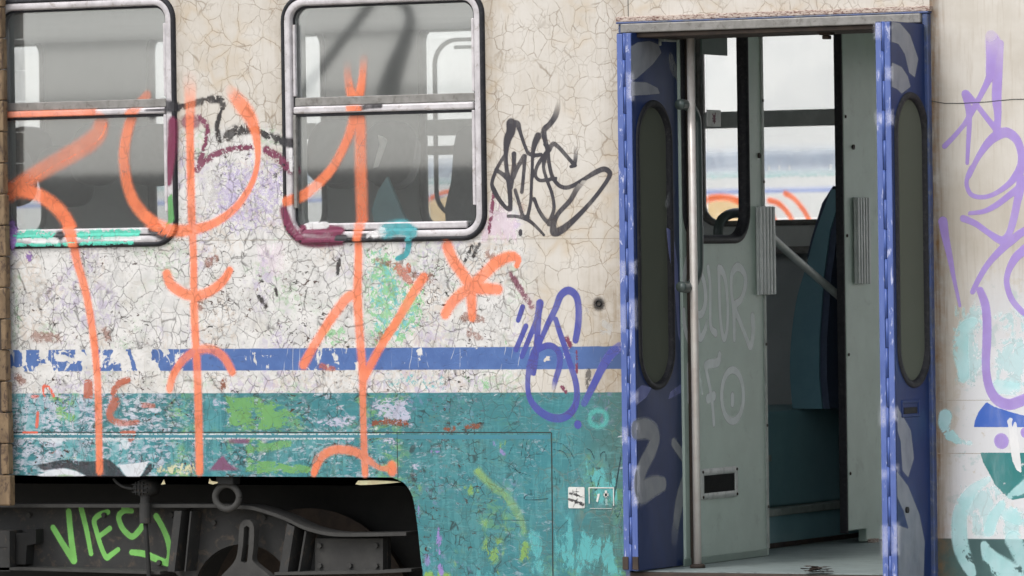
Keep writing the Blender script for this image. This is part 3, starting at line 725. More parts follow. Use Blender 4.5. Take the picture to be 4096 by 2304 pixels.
a = back(2632, 160, 0, xfA); b = newbox((xfA+.001, a.y, a.z-.005), (xfA+.03, a.y+.12, a.z+.004), .002); box(b, (xfA+.001, a.y, a.z-.022), (xfA+.012, a.y+.008, a.z+.02), .002)
obj('guide_bracket', b, M['galv'], leafA)

# ------------------------------------------------------------------ vestibule
XB = XJ+.088
PB = PLX(XB)
def bp(u, v, x=None): q = back(u, v, 0, XB if x is None else x); return (q.y, q.z)
y0b = bp(2731, 1152)[0]
bw = (y0b+.006, bp(2830, 975)[1], bp(2994, 700)[0], 3.2)
dy0, dy1 = bp(3064, 1400)[0], bp(3386, 1400)[0]
wtop = 2.955
gw = rrect(bw[0]+.015, bw[1]+.015, bw[2]-.015, wtop+.02, .13)
bh = obj('partition', plate([(y0b, ZF+.004), (dy0, ZF+.004), (dy0, 3.0), (y0b, 3.0)], -.035, 0, PB, [rrect(bw[0]+.015, bw[1]+.015, bw[2]-.015, 2.97, .12)]), M['green'], car, label='pale green partition with faded white tags')
obj('partition', newbox((XB-.035, dy1, ZF+.06), (XB, bp(3462, 1400)[0], 3.0), .004), M['green'], car, label='narrow green panel right of the inner doorway')
bh2 = car.children[-1]
obj('partition', newbox((XB-.05, bp(3466, 1400)[0], ZF+.004), (XB-.012, YF-.004, 3.0), .004), M['green'], car, label='pale green panel behind the right door leaf')
obj('window_gasket', ring(bmesh.new(), (bw[0], bw[1], bw[2], 2.985), .135, [(0, 0), (.003, .008), (.014, .012), (.026, .008), (.034, -.004), (.036, -.03)], PB), M['rubber'], bh, True)
obj('edge_trim', newbox((XB-.03, dy0-.022, ZF+.03), (XB+.006, dy0, 2.99), .003), M['galv'], bh)
obj('edge_seal', newbox((XB-.034, dy0+.0005, ZF+.01), (XB-.004, dy0+.014, 2.99), .003), M['rubber'], bh)
obj('edge_seal', newbox((XB-.036, dy1-.013, ZF+.05), (XB-.001, dy1-.001, 2.99), .003), M['rubber'], bh2)
obj('skirting', newbox((XB+.0005, .3, ZF+.001), (XB+.006, dy0-.024, ZF+.03), .002), M['green_dark'], bh)
def ridged(u0, u1, v0, v1, par):
    a, b = bp(u0, v1), bp(u1, v0); y0, y1, z0, z1 = a[0], b[0], a[1], b[1]
    m_ = newbox((XB+.004, y0, z0), (XB+.016, y1, z1), .002)
    for k in range(5):
        yy = y0+(y1-y0)*(k+.5)/5; box(m_, (XB+.015, yy-.008, z0+.001), (XB+.024, yy+.008, z1-.001), .003)
    return obj('door_pull', m_, M['handrail'], par)
ridged(3023, 3083, 826, 1180, bh); ridged(3414, 3462, 790, 1137, bh2)
for u, v, par in ((3034, 622, bh), (3411, 588, bh2)):
    y, z = bp(u, v); obj('keyhole', tube(bmesh.new(), [(XB+.0005, y, z), (XB+.006, y, z)], .011, 14), M['rust_dark'], par)
for k in range(7):
    zz = ZF+.2+.33*k
    if not any(z0 < zz < z1 for z0, z1 in ((bp(3023, 1180)[1]-.02, bp(3023, 826)[1]+.02),)): obj('screw', tube(bmesh.new(), [(XB+.006, dy0-.011, zz), (XB+.009, dy0-.011, zz)], .006, 8), M['rust_dark'], bh)
for k in range(5): obj('screw', tube(bmesh.new(), [(XB+.0005, dy1+.02, ZF+.3+.5*k), (XB+.004, dy1+.02, ZF+.3+.5*k)], .007, 8), M['rust_dark'], bh2)
# vent
a, b = bp(*zt('L5', [(722, 905)])[0]), bp(*zt('L5', [(982, 655)])[0])
vn = obj('vent_grille', ring(bmesh.new(), (a[0], a[1], b[0], b[1]), .012, [(0, 0), (.003, .008), (.022, .008), (.027, .005), (.028, .001)], PB), M['white'], bh, True)
gb = bmesh.new(); box(gb, (XB+.001, a[0]+.02, a[1]+.02), (XB+.002, b[0]-.02, b[1]-.02))
for k in range(22):
    zz = a[1]+.028+(b[1]-a[1]-.056)*k/21; box(gb, (XB+.0025, a[0]+.026, zz-.0012), (XB+.004, b[0]-.026, zz+.0012))
for k in range(26):
    yy = a[0]+.03+(b[0]-a[0]-.06)*k/25; box(gb, (XB+.0045, yy-.001, a[1]+.024), (XB+.0055, yy+.001, b[1]-.024))
obj('grille_mesh', gb, M['black'], vn)
for yy in (a[0]+.012, b[0]-.012):
    for zz in (a[1]+.012, b[1]-.012): obj('screw', tube(bmesh.new(), [(XB+.007, yy, zz), (XB+.011, yy, zz)], .006, 8), M['rust_dark'], vn)
# pole and handles
pb_ = back(2791, 2272, 2, ZF)
obj('grab_pole', tube(bmesh.new(), [(pb_.x, pb_.y, ZF), (pb_.x, pb_.y, 3.0)], .0155, 18), M['steel'], car, True)
obj('pole_foot', tube(bmesh.new(), [(pb_.x, pb_.y, ZF), (pb_.x, pb_.y, ZF+.012), (pb_.x, pb_.y, ZF+.016)], [.03, .03, .02], 18), M['rust_dark'], car.children[-1], True)
obj('dark_edge_strip', newbox((XB+.002, bp(2757, 1400)[0]-.02, ZF+.005), (XB+.02, bp(2757, 1400)[0]+.02, 2.94), .004), M['rust_dark'], bh)  # thin dark strip on the partition behind the pole
XT = XB+.075
hp_ = [(2722, 1147), (2750, 1150), (2775, 1130), (2790, 1085), (2793, 1000), (2790, 800), (2786, 520), (2780, 465), (2760, 428), (2735, 418), (2718, 418)]
obj('grab_handle', tube(bmesh.new(), [(XT, *bp(u, v, XT)) for u, v in cr(hp_, 4)], .021, 14), M['green_tube'], bh, True)
# signs
a, b = bp(2801, 217, XB+.1), bp(2902, 125, XB+.1)
obj('ceiling_sign', newbox((XB+.1, a[0], a[1]), (XB+.108, b[0], 3.01), .002), M['sign'], car)
a, b = bp(2826, 505, XB+.02), bp(2880, 441, XB+.02)
st = obj('pictogram_sticker', newbox((XB+.02, a[0], a[1]), (XB+.023, b[0], b[1])), M['white'], bh)
fig = bmesh.new()
for p, q in (((-.35, .35), (.3, -.3)), ((.3, .2), (-.3, -.3)), ((-.42, .0), (.42, -.05)), ((0, .25), (.02, -.45)), ((.1, .1), (.35, .45))):
    cy, cz, h = (a[0]+b[0])/2, (a[1]+b[1])/2, abs(b[1]-a[1])*.75
    tube(fig, [(XB+.0236, cy+p[0]*h*.8, cz+p[1]*h), (XB+.0236, cy+q[0]*h*.8, cz+q[1]*h)], .0022, 5)
obj('pictogram', fig, M['inkred'], st)
# steps up to the saloon and what stands beyond the doorway
XS = -.16
def sp(u, v, x=XS): q = back(u, v, 0, x); return (q.y, q.z)
stz0, stz1 = sp(3210, 2052)[1], sp(3210, 2022)[1]; tpz = sp(3210, 1640)[1]
obj('step_riser', newbox((XS-.08, .5, ZF+.001), (XS, YF-.01, stz0-.001)), M['teal_in'], car)
obj('step_nosing', newbox((XS-.08, .5, stz0), (XS+.012, YF-.01, stz1), .004), M['galv'], car)
obj('seat_box', newbox((XS-.5, .5, stz1+.001), (XS-.05, YF-.01, tpz), .01), M['teal_in'], car)
obj('socket_plate', newbox((XS-.0495, sp(3076, 1850)[0], sp(3076, 1850)[1]), (XS-.044, sp(3125, 1820)[0], sp(3125, 1820)[1]), .002), M['galv'], car.children[-1])
obj('floor_strip', newbox((XS+.001, dy0-.05, ZF+.0005), (XS+.02, YF-.01, ZF+.02), .002), M['rust_dark'], car)
ysd = 2.08
prof = [(X(u, v, ysd), Z(u, v, ysd)) for u, v in cr(zt('L3', [(1490, -70), (1440, 60), (1380, 230), (1330, 420), (1270, 620), (1235, 850), (1222, 1100), (1240, 1345)]), 3)]
prof += [(X(u, v, ysd), Z(u, v, ysd)) for u, v in zt('L3', [(1430, 1345), (1412, 1150), (1412, 900), (1440, 500), (1480, 200), (1560, -70)])]
s1 = obj('seat', plate([(a, b) for a, b in prof], -.03, 0, PLY(ysd)), M['seat_teal'], car, label='tall teal seat shell seen through the doorway')
obj('seat_back', plate([(a, b) for a, b in prof], -.7, -.0305, PLY(ysd)), M['seat_navy'], s1)
nv = [(X(u, v, ysd+.02), Z(u, v, ysd+.02)) for u, v in zt('L3', [(1500, -90), (1430, 20), (1360, 250), (1330, 380), (1352, 350), (1420, 150), (1500, -20)])]
obj('seat_cushion', plate(nv, -.7, 0, PLY(ysd+.02)), M['seat_navy'], s1)
bk = [(a+.028, b) for a, b in prof[-6:]]; obj('seat_back_cover', plate([(p[0]-.03, p[1]) for p in prof[-6:]]+[(p[0]+.03, p[1]) for p in prof[-6:][::-1]], -.7, -.0125, PLY(ysd)), M['seat_navy'], s1)
rail = [(-.02, *bp(u, v, -.02)) for u, v in zt('L3', [(1060, 190), (1100, 235), (1250, 370), (1400, 500), (1540, 620), (1620, 690)])]
obj('handrail', tube(bmesh.new(), rail, .0165, 14), M['handrail'], car, True)
q = zt('L3', [(760, 230), (765, 170), (790, 120), (840, 90), (900, 85), (960, 110)])
obj('handrail', tube(bmesh.new(), [(-.3, *bp(u, v, -.3)) for u, v in cr(q, 4)], .021, 14), M['green_tube'], car, True)
# darker things seen between: rails and seat rows farther in
obj('wall_shelf', newbox((XL+.1, YF-.13, Z(3200, 1015, YF)), (.05, YF-.002, Z(3200, 985, YF)), .004), M['alu_dark'], car)
# ------------------------------------------------------------------ saloon seats
def lobe(cx, cy, cz, sx, sy, sz, tilt=0):
    b = bmesh.new(); bmesh.ops.create_uvsphere(b, u_segments=20, v_segments=12, radius=1)
    for v in b.verts:
        for i in range(3):
            c_ = v.co[i]; v.co[i] = math.copysign(abs(c_)**.72, c_)
    bmesh.ops.transform(b, matrix=Matrix.Translation((cx, cy, cz)) @ Matrix.Rotation(tilt, 4, 'Y') @ Matrix.Diagonal((sx, sy, sz, 1)), verts=b.verts)
    return b
def seat_pair(x, y, face, hz=2.02, head=True):
    """two-place seat, face=-1 looks left"""
    zs_ = 1.15
    s = obj('seat', newbox((x-.06 if face > 0 else x-.46, y, zs_+.3), (x+.46 if face > 0 else x+.06, y+.94, zs_+.42), .04), M['seat_navy'], car)
    obj('seat_base', newbox((x-.2, y+.2, zs_+.001), (x+.2, y+.74, zs_+.299)), M['black'], s)
    for k in (0, 1):
        obj('backrest', lobe(x-.06*face, y+.24+.47*k, zs_+.62, .075, .225, .33, -face*.2), M['seat_navy'], s, True)
        if head: obj('headrest', lobe(x-.15*face, y+.24+.47*k, hz, .06, .19, .135, -face*.2), M['seat_grey'], s, True)
    return s
for u, v, y, f in ((1285, 610, .2, -1), (352, 620, .2, -1), (230, 700, .2, 1), (1330, 640, 1.85, -1), (760, 620, 1.85, 1), (-150, 620, 1.85, -1)):
    p = back(u, v, 1, y+.4); q_ = seat_pair(p.x, y, f, p.z)
    if u == 1285: s_first = q_
p = back(1880, 640, 1, 1.2)
gs = [(X(u, v, 1.2), Z(u, v, 1.2)) for u, v in zt('Z2', [(1075, 1275), (1068, 1180), (1105, 1020), (1118, 830), (1135, 750), (1180, 715), (1240, 710), (1290, 760), (1290, 1275)])]
obj('seat', plate(gs, -.5, 0, PLY(1.2)), M['seat_grey'], car, label='grey seat back in front of the far window')
hc = plate([(X(u, v, .34), Z(u, v, .34)) for u, v in zt('Z2', [(690, 765), (718, 772), (742, 795), (712, 880), (690, 945), (664, 950), (682, 880), (700, 820)])], -.004, 0, PLY(.34))
obj('headrest_cover', hc, M['white'], s_first)
hc = plate([(X(u, v, .36), Z(u, v, .36)) for u, v in zt('Z2', [(740, 1000), (852, 1262), (672, 1262), (652, 1190), (690, 1080)])], -.02, 0, PLY(.36))
obj('side_shell', hc, M['teal_bright'], s_first)
# ------------------------------------------------------------------ underframe and bogie
obj('underframe', newbox((XL+.1, .75, .38), (-.3, 2.2, 1.04)), M['black'], car)  # solid black box added to shut out light from the far side
uf = car.children[-1]
obj('black_underplate', newbox((XL+.1, .04, 1.118), (-.3, 2.8, 1.1245)), M['black'], uf)  # thin black sheet put in to keep the floor's underside dark
obj('wheel_arch_wall', newbox((X(1600, 1950)+.45, .035, .38), (X(1600, 1950)+.48, .75, 1.04)), M['black'], uf)
YB = .2
def bz(u, v, y=YB): return (X(u, v, y), Z(u, v, y))
P_B = PLY(YB)
arch = []
for t in range(0, 19):
    a_ = R_(180-10*t); arch.append((971+193*math.cos(a_), 2369-193*math.sin(a_)))
web = [(-400, 2024), (60, 2024), (500, 2027), (960, 2027)] + zt('Z6', [(200, 792), (350, 796), (500, 835), (700, 905), (880, 990), (1100, 1045), (1300, 1055), (1560, 1080), (1560, 1400), (600, 1420)]) + [(1164, 2369)] + arch[::-1][1:-1] + [(778, 2369), (700, 2290), (150, 2272), (-400, 2272)]
bog = obj('bogie', plate([bz(*p) for p in web], -.03, 0, P_B), M['bogie'], car, label='dark bogie frame with a green sprayed tag')
def strip_along(pts, th, y0, y1, mat, name, par):
    bm = bmesh.new(); q = [bz(*p) for p in pts]
    up = [(a, b+th) for a, b in q]
    return obj(name, slab(bm, q+up[::-1], [], 0, y1-y0, PLY(y1)), mat, par)
top = [(-400, 2020), (500, 2022), (960, 2022)] + cr(zt('Z6', [(200, 786), (350, 790), (500, 828), (700, 900), (880, 985), (1100, 1040), (1350, 1050), (1850, 1040)]), 4)
strip_along([(u, v+4) for u, v in top], .014, YB-.1, YB+.02, M['bogie_edge'], 'top_flange', bog)
strip_along([(-400, 2276), (150, 2276), (690, 2292)], .012, YB-.1, YB+.02, M['bogie_edge'], 'bottom_flange', bog)
strip_along(zt('Z6', [(590, 1428), (1560, 1412), (1900, 1395)]), .012, YB-.1, YB+.02, M['bogie_edge'], 'bottom_flange', bog)
for pts in ([(1780, 815), (1850, 815), (1780, 1395), (1715, 1395)], [(1930, 820), (1945, 820), (1888, 1395), (1875, 1395)]):
    obj('rib', plate([bz(*p) for p in zt('Z5', pts)], 0, .09, P_B), M['bogie'], bog)
for pts in ([(700, 935), (770, 965), (700, 1420), (620, 1420)], [(868, 1005), (885, 1012), (815, 1420), (800, 1420)]):
    obj('rib', plate([bz(*p) for p in zt('Z6', pts)], 0, .09, P_B), M['bogie'], bog)
blk = obj('axle_guide_block', plate([bz(*p) for p in zt('Z5', [(-400, 1000), (215, 1005), (215, 1390), (-400, 1390)])], 0, .1, P_B), M['bogie'], bog)
blk2 = obj('axle_guide_block', plate([bz(*p) for p in zt('Z6', [(905, 1085), (1555, 1085), (1555, 1400), (905, 1400)])], 0, .035, P_B), M['bogie_edge'], bog)
obj('bracket_slot', plate([bz(*p) for p in zt('Z5', [(0, 1150), (195, 1158), (195, 1168), (110, 1168), (108, 1260), (82, 1260), (80, 1166), (0, 1162)])], .1, .101, P_B), M['black'], blk)
obj('bracket', plate([bz(*p) for p in zt('Z5', [(222, 1030), (330, 1030), (330, 995), (418, 995), (418, 1130), (330, 1150), (320, 1330), (222, 1330)])], 0, .06, P_B), M['black'], bog)
# hanger link over the axle box
outer = cr(zt('Z6', [(-60, 1470), (40, 1370), (100, 1290), (125, 1180), (135, 1000), (160, 930), (208, 908), (255, 930), (278, 1000), (272, 1180), (262, 1290), (310, 1350), (400, 1420), (450, 1470)]), 3)
slot = zt('Z6', [(182, 985), (208, 965), (236, 985), (228, 1150), (212, 1310), (190, 1325), (150, 1310), (172, 1150)])
obj('hanger_link', plate([bz(u, v, .1) for u, v in outer], -.04, 0, PLY(.1), [[bz(u, v, .1) for u, v in slot]]), M['bogie_edge'], bog)
cx_, cz_ = bz(975, 2560, .1)
obj('axle_box', tube(bmesh.new(), [(cx_, .3, .46), (cx_, .07, .46), (cx_, .04, .46)], [.24, .24, .2], 40), M['bogie_edge'], bog, True)
for dx in (0, -2.4):
    wh = bmesh.new(); tube(wh, [(cx_+dx, .66, .46), (cx_+dx, .7, .46), (cx_+dx, .78, .46), (cx_+dx, .785, .46)], [.49, .47, .46, .3], 48)
    tube(wh, [(cx_+dx, 2.24, .46), (cx_+dx, 2.2, .46), (cx_+dx, 2.12, .46)], [.49, .47, .46], 48); tube(wh, [(cx_+dx, .6, .46), (cx_+dx, 2.3, .46)], .08, 16)
    obj('wheelset', wh, M['rust_dark'], bog)
for u, v in [(120, 2060), (120, 2240), (420, 2060), (640, 2250), (690, 2060), (860, 2090), (1060, 2070), (1300, 2180), (1300, 2260), (1525, 2180), (1525, 2260), (1420, 2260)]:
    bx_, bz_ = bz(u, v); c_ = .036 if u > 1277 else 0
    obj('bolt', tube(bmesh.new(), [(bx_, YB-c_, bz_), (bx_, YB-c_-.014, bz_)], .011, 6), M['bogie_edge'], bog)
# towing ring and cable connector
rx, rz = X(909, 1988, .06), Z(909, 1988, .06)
b = bmesh.new(); pr = [(rx+.053*math.cos(t)*(1+.05*math.cos(2*t)), .06, rz+.05*math.sin(t)) for t in np.linspace(0, 2*math.pi, 29)]
tube(b, pr, .0135, 12, False); obj('towing_ring', b, M['bogie_edge'], uf, True)
obj('ring_bracket', newbox((rx-.035, .03, rz+.052), (rx+.045, .09, 1.115), .004), M['black'], uf)
gx, gz = X(571, 1952, .07), Z(571, 1952, .07)
b = bmesh.new(); tube(b, [(0, .06, 0), (0, 0, 0), (0, -.025, 0), (0, -.033, 0)], [.046, .046, .038, .02], 24)
for v in b.verts: v.co = Vector((gx+v.co.x, .08+v.co.y, gz+v.co.z*.76))
cg = obj('cable_connector', b, M['bogie'], uf, True)
b = bmesh.new()
for k in range(-1, 2): box(b, (gx-.036, .042, gz-.002+k*.016), (gx+.036, .052, gz+.002+k*.016))
box(b, (gx-.002, .04, gz-.03), (gx+.002, .05, gz+.03)); box(b, (gx-.018, .04, gz-.026), (gx-.015, .05, gz+.026)); box(b, (gx+.015, .04, gz-.026), (gx+.018, .05, gz+.026))
obj('connector_grid', b, M['black'], cg)
xs_ = lambda zz: X(594, 1952, .08)+(gz-zz)*.03
zv = lambda q: Z(590, q, .08)
obj('connector_neck', tube(bmesh.new(), [(X(580, 1990, .08), .08, zv(a_)) for a_ in (1975, 2012, 2013, 2092, 2094)], [.02, .02, .024, .024, .014], 16), M['bogie'], cg)
obj('cable', tube(bmesh.new(), [(X(580+k*4, 2000, .08), .08, zv(2080+k*75)) for k in range(0, 9)], .010, 10), M['black'], cg, True)
cb = cr(zt('Z5', [(1090, 515), (1130, 560), (1190, 595), (1275, 612)]), 4); obj('cable', tube(bmesh.new(), [(X(u, v, .07), .07, Z(u, v, .07)) for u, v in cb], .006, 8), M['bogie'], cg, True)
for pts in (zt('Z6', [(1280, 533), (1420, 530), (1600, 537), (1690, 548), (1600, 558), (1420, 572), (1300, 576), (1255, 568)]), zt('Z5', [(2015, 512), (2032, 538), (2095, 546), (2090, 558), (2045, 570), (2003, 560)]), zt('Z5', [(1575, 522), (1590, 566), (1548, 572)])):
    obj('paint_flake', plate([bz(u, v, .032) for u, v in pts], 0, .003, PLY(.032)), M['chip'], uf)

# ------------------------------------------------------------------ what is painted on it
WI = [(W1, t0b, t1b), (W2, t0, t1)]
def wsurf(x, z):
    for r, a, b in WI:
        d = min(x-r[0], r[2]-x, z-r[1], r[3]-z)
        if d > -.002:
            ex = max(r[0]+WR-x, x-r[2]+WR, 0); ez = max(r[1]+WR-z, z-r[3]+WR, 0)
            if ex and ez: d = WR-math.hypot(ex, ez)
            if d < 0: return 0
            if d < .022: return .0152
            if d < .05: return .0115
            if r[1] <= z < r[1]+.082: return .004
            if a <= z <= b: return .008
            return -.0165 if z < a else -.0245
    return 0
PO = mat_paint('orange_spray_paint', 'ec8256', 'e5784d', 0, .3, .5, .9)
PK = mat_paint('black_spray_paint', '45434a', '4a484f', 0, .12, .25, .62)
PBL = mat_paint('blue_spray_paint', '4a50a0', '51569f', 0, .3, .2, .85)
PP = mat_paint('purple_spray_paint', 'a58fd0', 'a088c8', 0, 0, .2, .92)
PT = mat_paint('turquoise_spray_paint', 'a3cfd0', 'b2d6d8', .41, 0, .4, .92, .5, 7, (1, 1, .8))
PG = mat_paint('green_spray_paint', '7fc465', '76b45c', 0, 0, .3, 1.0)
PWH = mat_paint('pale_grey_spray_paint', 'eef2f2', 'e8ecec', 0, 0, .3, .98)
PGR = mat_paint('grey_spray_paint_on_door', '90949a', '999ca0', 0, 0, .2, .9)
PLI = mat_paint('lilac_paint_on_door', '8c93cf', '7f88c4', 0, 0, .4, .75)
BLU = mat_paint('emblem_blue', '3f68c0', '426bc2', 0, 0, .1, .85)
TEA = mat_paint('emblem_teal', '35807f', '3a8586', .41, 0, .1, .85, .5, 12)
WHI = mat_paint('emblem_white', 'e0e0e0', 'd8d9da', 0, 0, .1, .95)
OPEEL = {}
def old(c1, peel, sc=22, st=(1, 1, 1)):
    k = (c1, peel, sc, st)
    if k not in OPEEL: OPEEL[k] = mat_paint('worn_old_paint', c1, c1, peel, .25, .5, .85, .5, sc, st)
    return OPEEL[k]
POL = lambda z, fe, op, *p, **k: Po(z, fe*2, op, *p, **k)
V_ = lambda *p: ('s', [(q[0], q[1], q[2]*.96, (q[3] if len(q) > 3 else 1)*.92) for q in zt('V', p)])
def St(z, *p, **k): return ('s', zt(z, p), k['sf']) if 'sf' in k else ('s', zt(z, p))
def Po(z, fe, op, *p, **k): return ('p', zt(z, p), fe, op, k.get('sf', .35))
og1 = [V_((-8, 283, 40, .9), (60, 284, 36, .9), (160, 282, 34, .85), (232, 282, 32, .85)),
       V_((250, 300, 40, .6), (243, 335, 48, .6), (215, 362, 50, .6), (160, 395, 48, .55), (95, 432, 46, .6), (50, 462, 44, .8), (18, 486, 46, .95)),
       V_((262, 312, 10, .8), (246, 348, 10, .8), (205, 378, 10, .7), (120, 424, 10, .75), (40, 480, 10, .9)),
       V_((-5, 478, 50, 1), (30, 476, 42, .95), (89, 489, 36), (138, 523, 38), (169, 565, 38), (187, 613, 30), (191, 646, 27), (218, 744, 24), (236, 855, 23), (246, 966, 23), (249, 1099, 22), (251, 1186, 22))]
og2 = [V_((477, 200, 40, .1), (479, 250, 34, .6), (478, 333, 25), (482, 533, 25), (487, 644, 22), (489, 788, 24), (496, 922, 24), (500, 1055, 24), (502, 1186, 24)),
       V_((362, 240, 26, .5), (346, 265, 34, .8), (324, 300, 32, .85), (307, 378, 32, .85), (311, 444, 32, .85), (329, 502, 34, .9), (364, 547, 34), (413, 575, 34), (467, 580, 32), (533, 564, 24), (591, 524, 22), (631, 467, 18), (648, 410, 16), (646, 350, 24), (632, 300, 36), (610, 268, 42), (590, 242, 36, .7), (580, 228, 30, .2)),
       V_((420, 690, 28), (428, 712, 30), (448, 730, 30), (484, 744, 28), (524, 735, 28), (560, 708, 26), (578, 680, 22)),
       V_((427, 979, 22, .9), (436, 944, 23), (462, 904, 24, .9), (498, 881, 25, .85), (533, 879, 25, .8), (564, 899, 25, .9), (584, 935, 24))]
og3 = [V_((867, 165, 24, .1), (868, 195, 22, .6), (876, 235, 28, .95), (888, 270, 34)), V_((908, 148, 24, .15), (905, 185, 22, .8), (900, 222, 26), (890, 270, 30)),
       V_((888, 262, 34), (884, 302, 30, .9), (866, 356, 26, .9), (831, 422, 26), (786, 471, 28), (750, 496, 28), (724, 507, 26)),
       V_((898, 276, 34, .95), (902, 330, 32, .8), (902, 400, 34, .72), (905, 500, 34, .72), (906, 564, 32, .8), (902, 600, 24), (902, 655, 24), (900, 744, 26), (906, 855, 25), (913, 944, 25), (913, 1010, 20, .9), (917, 1144, 21, .85), (919, 1192, 20)),
       V_((764, 917, 28), (790, 870, 26), (813, 833, 26), (845, 785, 28), (875, 748, 28), (896, 746, 26), (900, 790, 24)),
       V_((915, 952, 26), (955, 877, 24), (1000, 805, 26), (1044, 730, 28), (1066, 698, 26)),
       V_((790, 1190, 20), (798, 1168, 24), (812, 1146, 25, .9), (844, 1131, 24, .9), (893, 1136, 24, .9), (925, 1156, 22, .8), (955, 1177, 14, .7), (978, 1178, 18, .8)), V_((986, 1172, 28), (987, 1185, 28)),
       V_((792, 1160, 16, .5), (800, 1148, 16, .5))]
og4 = [V_((1126, 620, 32), (1140, 655, 32), (1165, 690, 32), (1185, 722, 34)), V_((1182, 726, 36), (1213, 695, 32), (1250, 660, 32), (1285, 645, 28), (1304, 652, 18), (1300, 668, 16)),
       V_((1182, 722, 36), (1253, 728, 28)), V_((1185, 722, 34), (1145, 752, 30), (1120, 790, 28)), V_((1184, 722, 34), (1187, 770, 28), (1188, 800, 22))]
for k, (sh, lb) in enumerate(((og1, 'orange sprayed stroke across the left window'), (og2, 'orange sprayed fork between the windows'), (og3, 'orange sprayed arrow over the middle window'), (og4, 'orange sprayed star'))):
    marks('graffiti_lettering', sh, PO, wall, sf=.56, proud=.004, label=lb, surf=wsurf, step=.007)
blk_ = [St('A', (262, 262, 110), (258, 340, 100), (225, 420, 85), (208, 560, 50), (215, 700, 46), (238, 850, 52), (252, 1000, 50), (255, 1115, 46)), St('A', (265, 268, 95), (325, 262, 60), (345, 320, 45), (370, 400, 38), (405, 500, 36), (440, 562, 36), (500, 577, 40), (560, 570, 38)),
        St('A', (188, 590, 34), (120, 710, 38), (70, 850, 38), (92, 930, 52), (150, 1030, 46), (215, 1105, 40), (250, 1120, 40)), St('A', (110, 720, 38), (180, 770, 44), (240, 830, 44)),
        St('A', (290, 565, 55), (288, 680, 44), (270, 830, 46), (262, 900, 40)), St('A', (392, 590, 54), (330, 690, 44), (285, 800, 42)), St('A', (400, 590, 42), (385, 780, 38), (368, 945, 40)),
        St('A', (530, 385, 75), (495, 470, 62), (478, 560, 40), (472, 700, 34), (465, 850, 34), (455, 1050, 34), (425, 1190, 40)), St('A', (302, 925, 38), (340, 1050, 38), (380, 1180, 38), (430, 1200, 38)),
        St('A', (232, 1185, 34), (330, 1190, 34), (440, 1230, 38), (530, 1310, 32), (590, 1375, 28)), St('A', (355, 1335, 40), (355, 1365, 40)),
        St('A', (738, 40, 40, .12), (725, 110, 60, .5), (700, 190, 62, .9), (645, 270, 58), (590, 325, 60), (600, 420, 54), (625, 520, 48), (640, 650, 42), (670, 780, 42), (730, 870, 42), (800, 900, 42), (880, 880, 42), (1000, 810, 42), (1100, 750, 52), (1190, 715, 54), (1248, 755, 54), (1220, 830, 44), (1120, 970, 42), (1010, 1100, 46), (880, 1230, 58), (770, 1320, 78), (690, 1345, 84), (690, 1250, 58), (740, 1150, 48), (850, 1030, 52), (920, 910, 56, .8), (985, 830, 60, .25)),
        St('A', (585, 585, 44), (520, 690, 38), (505, 780, 36), (550, 828, 36), (640, 820, 34), (712, 805, 28)), St('A', (612, 560, 56), (585, 690, 36), (618, 820, 36), (670, 960, 36), (690, 1100, 38), (662, 1200, 42), (640, 1260, 56)),
        St('A', (492, 1012, 38), (540, 1130, 40), (600, 1220, 42), (650, 1260, 50)), St('A', (648, 525, 38), (680, 462, 46), (740, 500, 42), (820, 590, 40), (888, 660, 40), (905, 605, 44, .85), (908, 510, 50, .2)), St('A', (858, 690, 34), (905, 680, 34)), St('A', (595, 470, 30), (640, 495, 40))]
marks('graffiti_lettering', blk_, PK, wall, sf=.22, step=.0055, label='black sprayed tag right of the middle window')
blu_ = [St('B', (205, 290, 52), (165, 410, 46)), St('B', (235, 462, 50), (190, 570, 50), (145, 675, 52)), St('B', (362, 255, 76), (335, 400, 60), (270, 560, 50), (200, 735, 50)), St('B', (352, 350, 56), (335, 600, 58), (322, 750, 58), (305, 890, 48)),
        St('B', (685, 590, 62), (708, 450, 66), (712, 300, 64), (690, 190, 68), (622, 140, 72), (550, 185, 68), (505, 300, 62), (430, 450, 54), (375, 580, 46), (330, 660, 58), (272, 800, 54), (252, 950, 50), (265, 1100, 54), (335, 1210, 68), (450, 1285, 74), (560, 1295, 74), (650, 1235, 72), (695, 1130, 62), (688, 980, 58), (640, 820, 56), (590, 660, 54), (535, 500, 54), (505, 400, 48)),
        St('B', (340, 680, 50), (420, 640, 58), (490, 652, 56), (538, 720, 58), (538, 830, 58), (502, 950, 54), (488, 1020, 44, .3)), St('B', (705, 1352, 74), (706, 1356, 74)), St('B', (762, 1160, 66, .85), (830, 1030, 68), (920, 850, 78), (1000, 720, 88, .95), (1085, 650, 84, .75))]
marks('graffiti_lettering', blu_, PBL, wall, sf=.22, step=.006, label='blue sprayed tag beside the left door leaf')
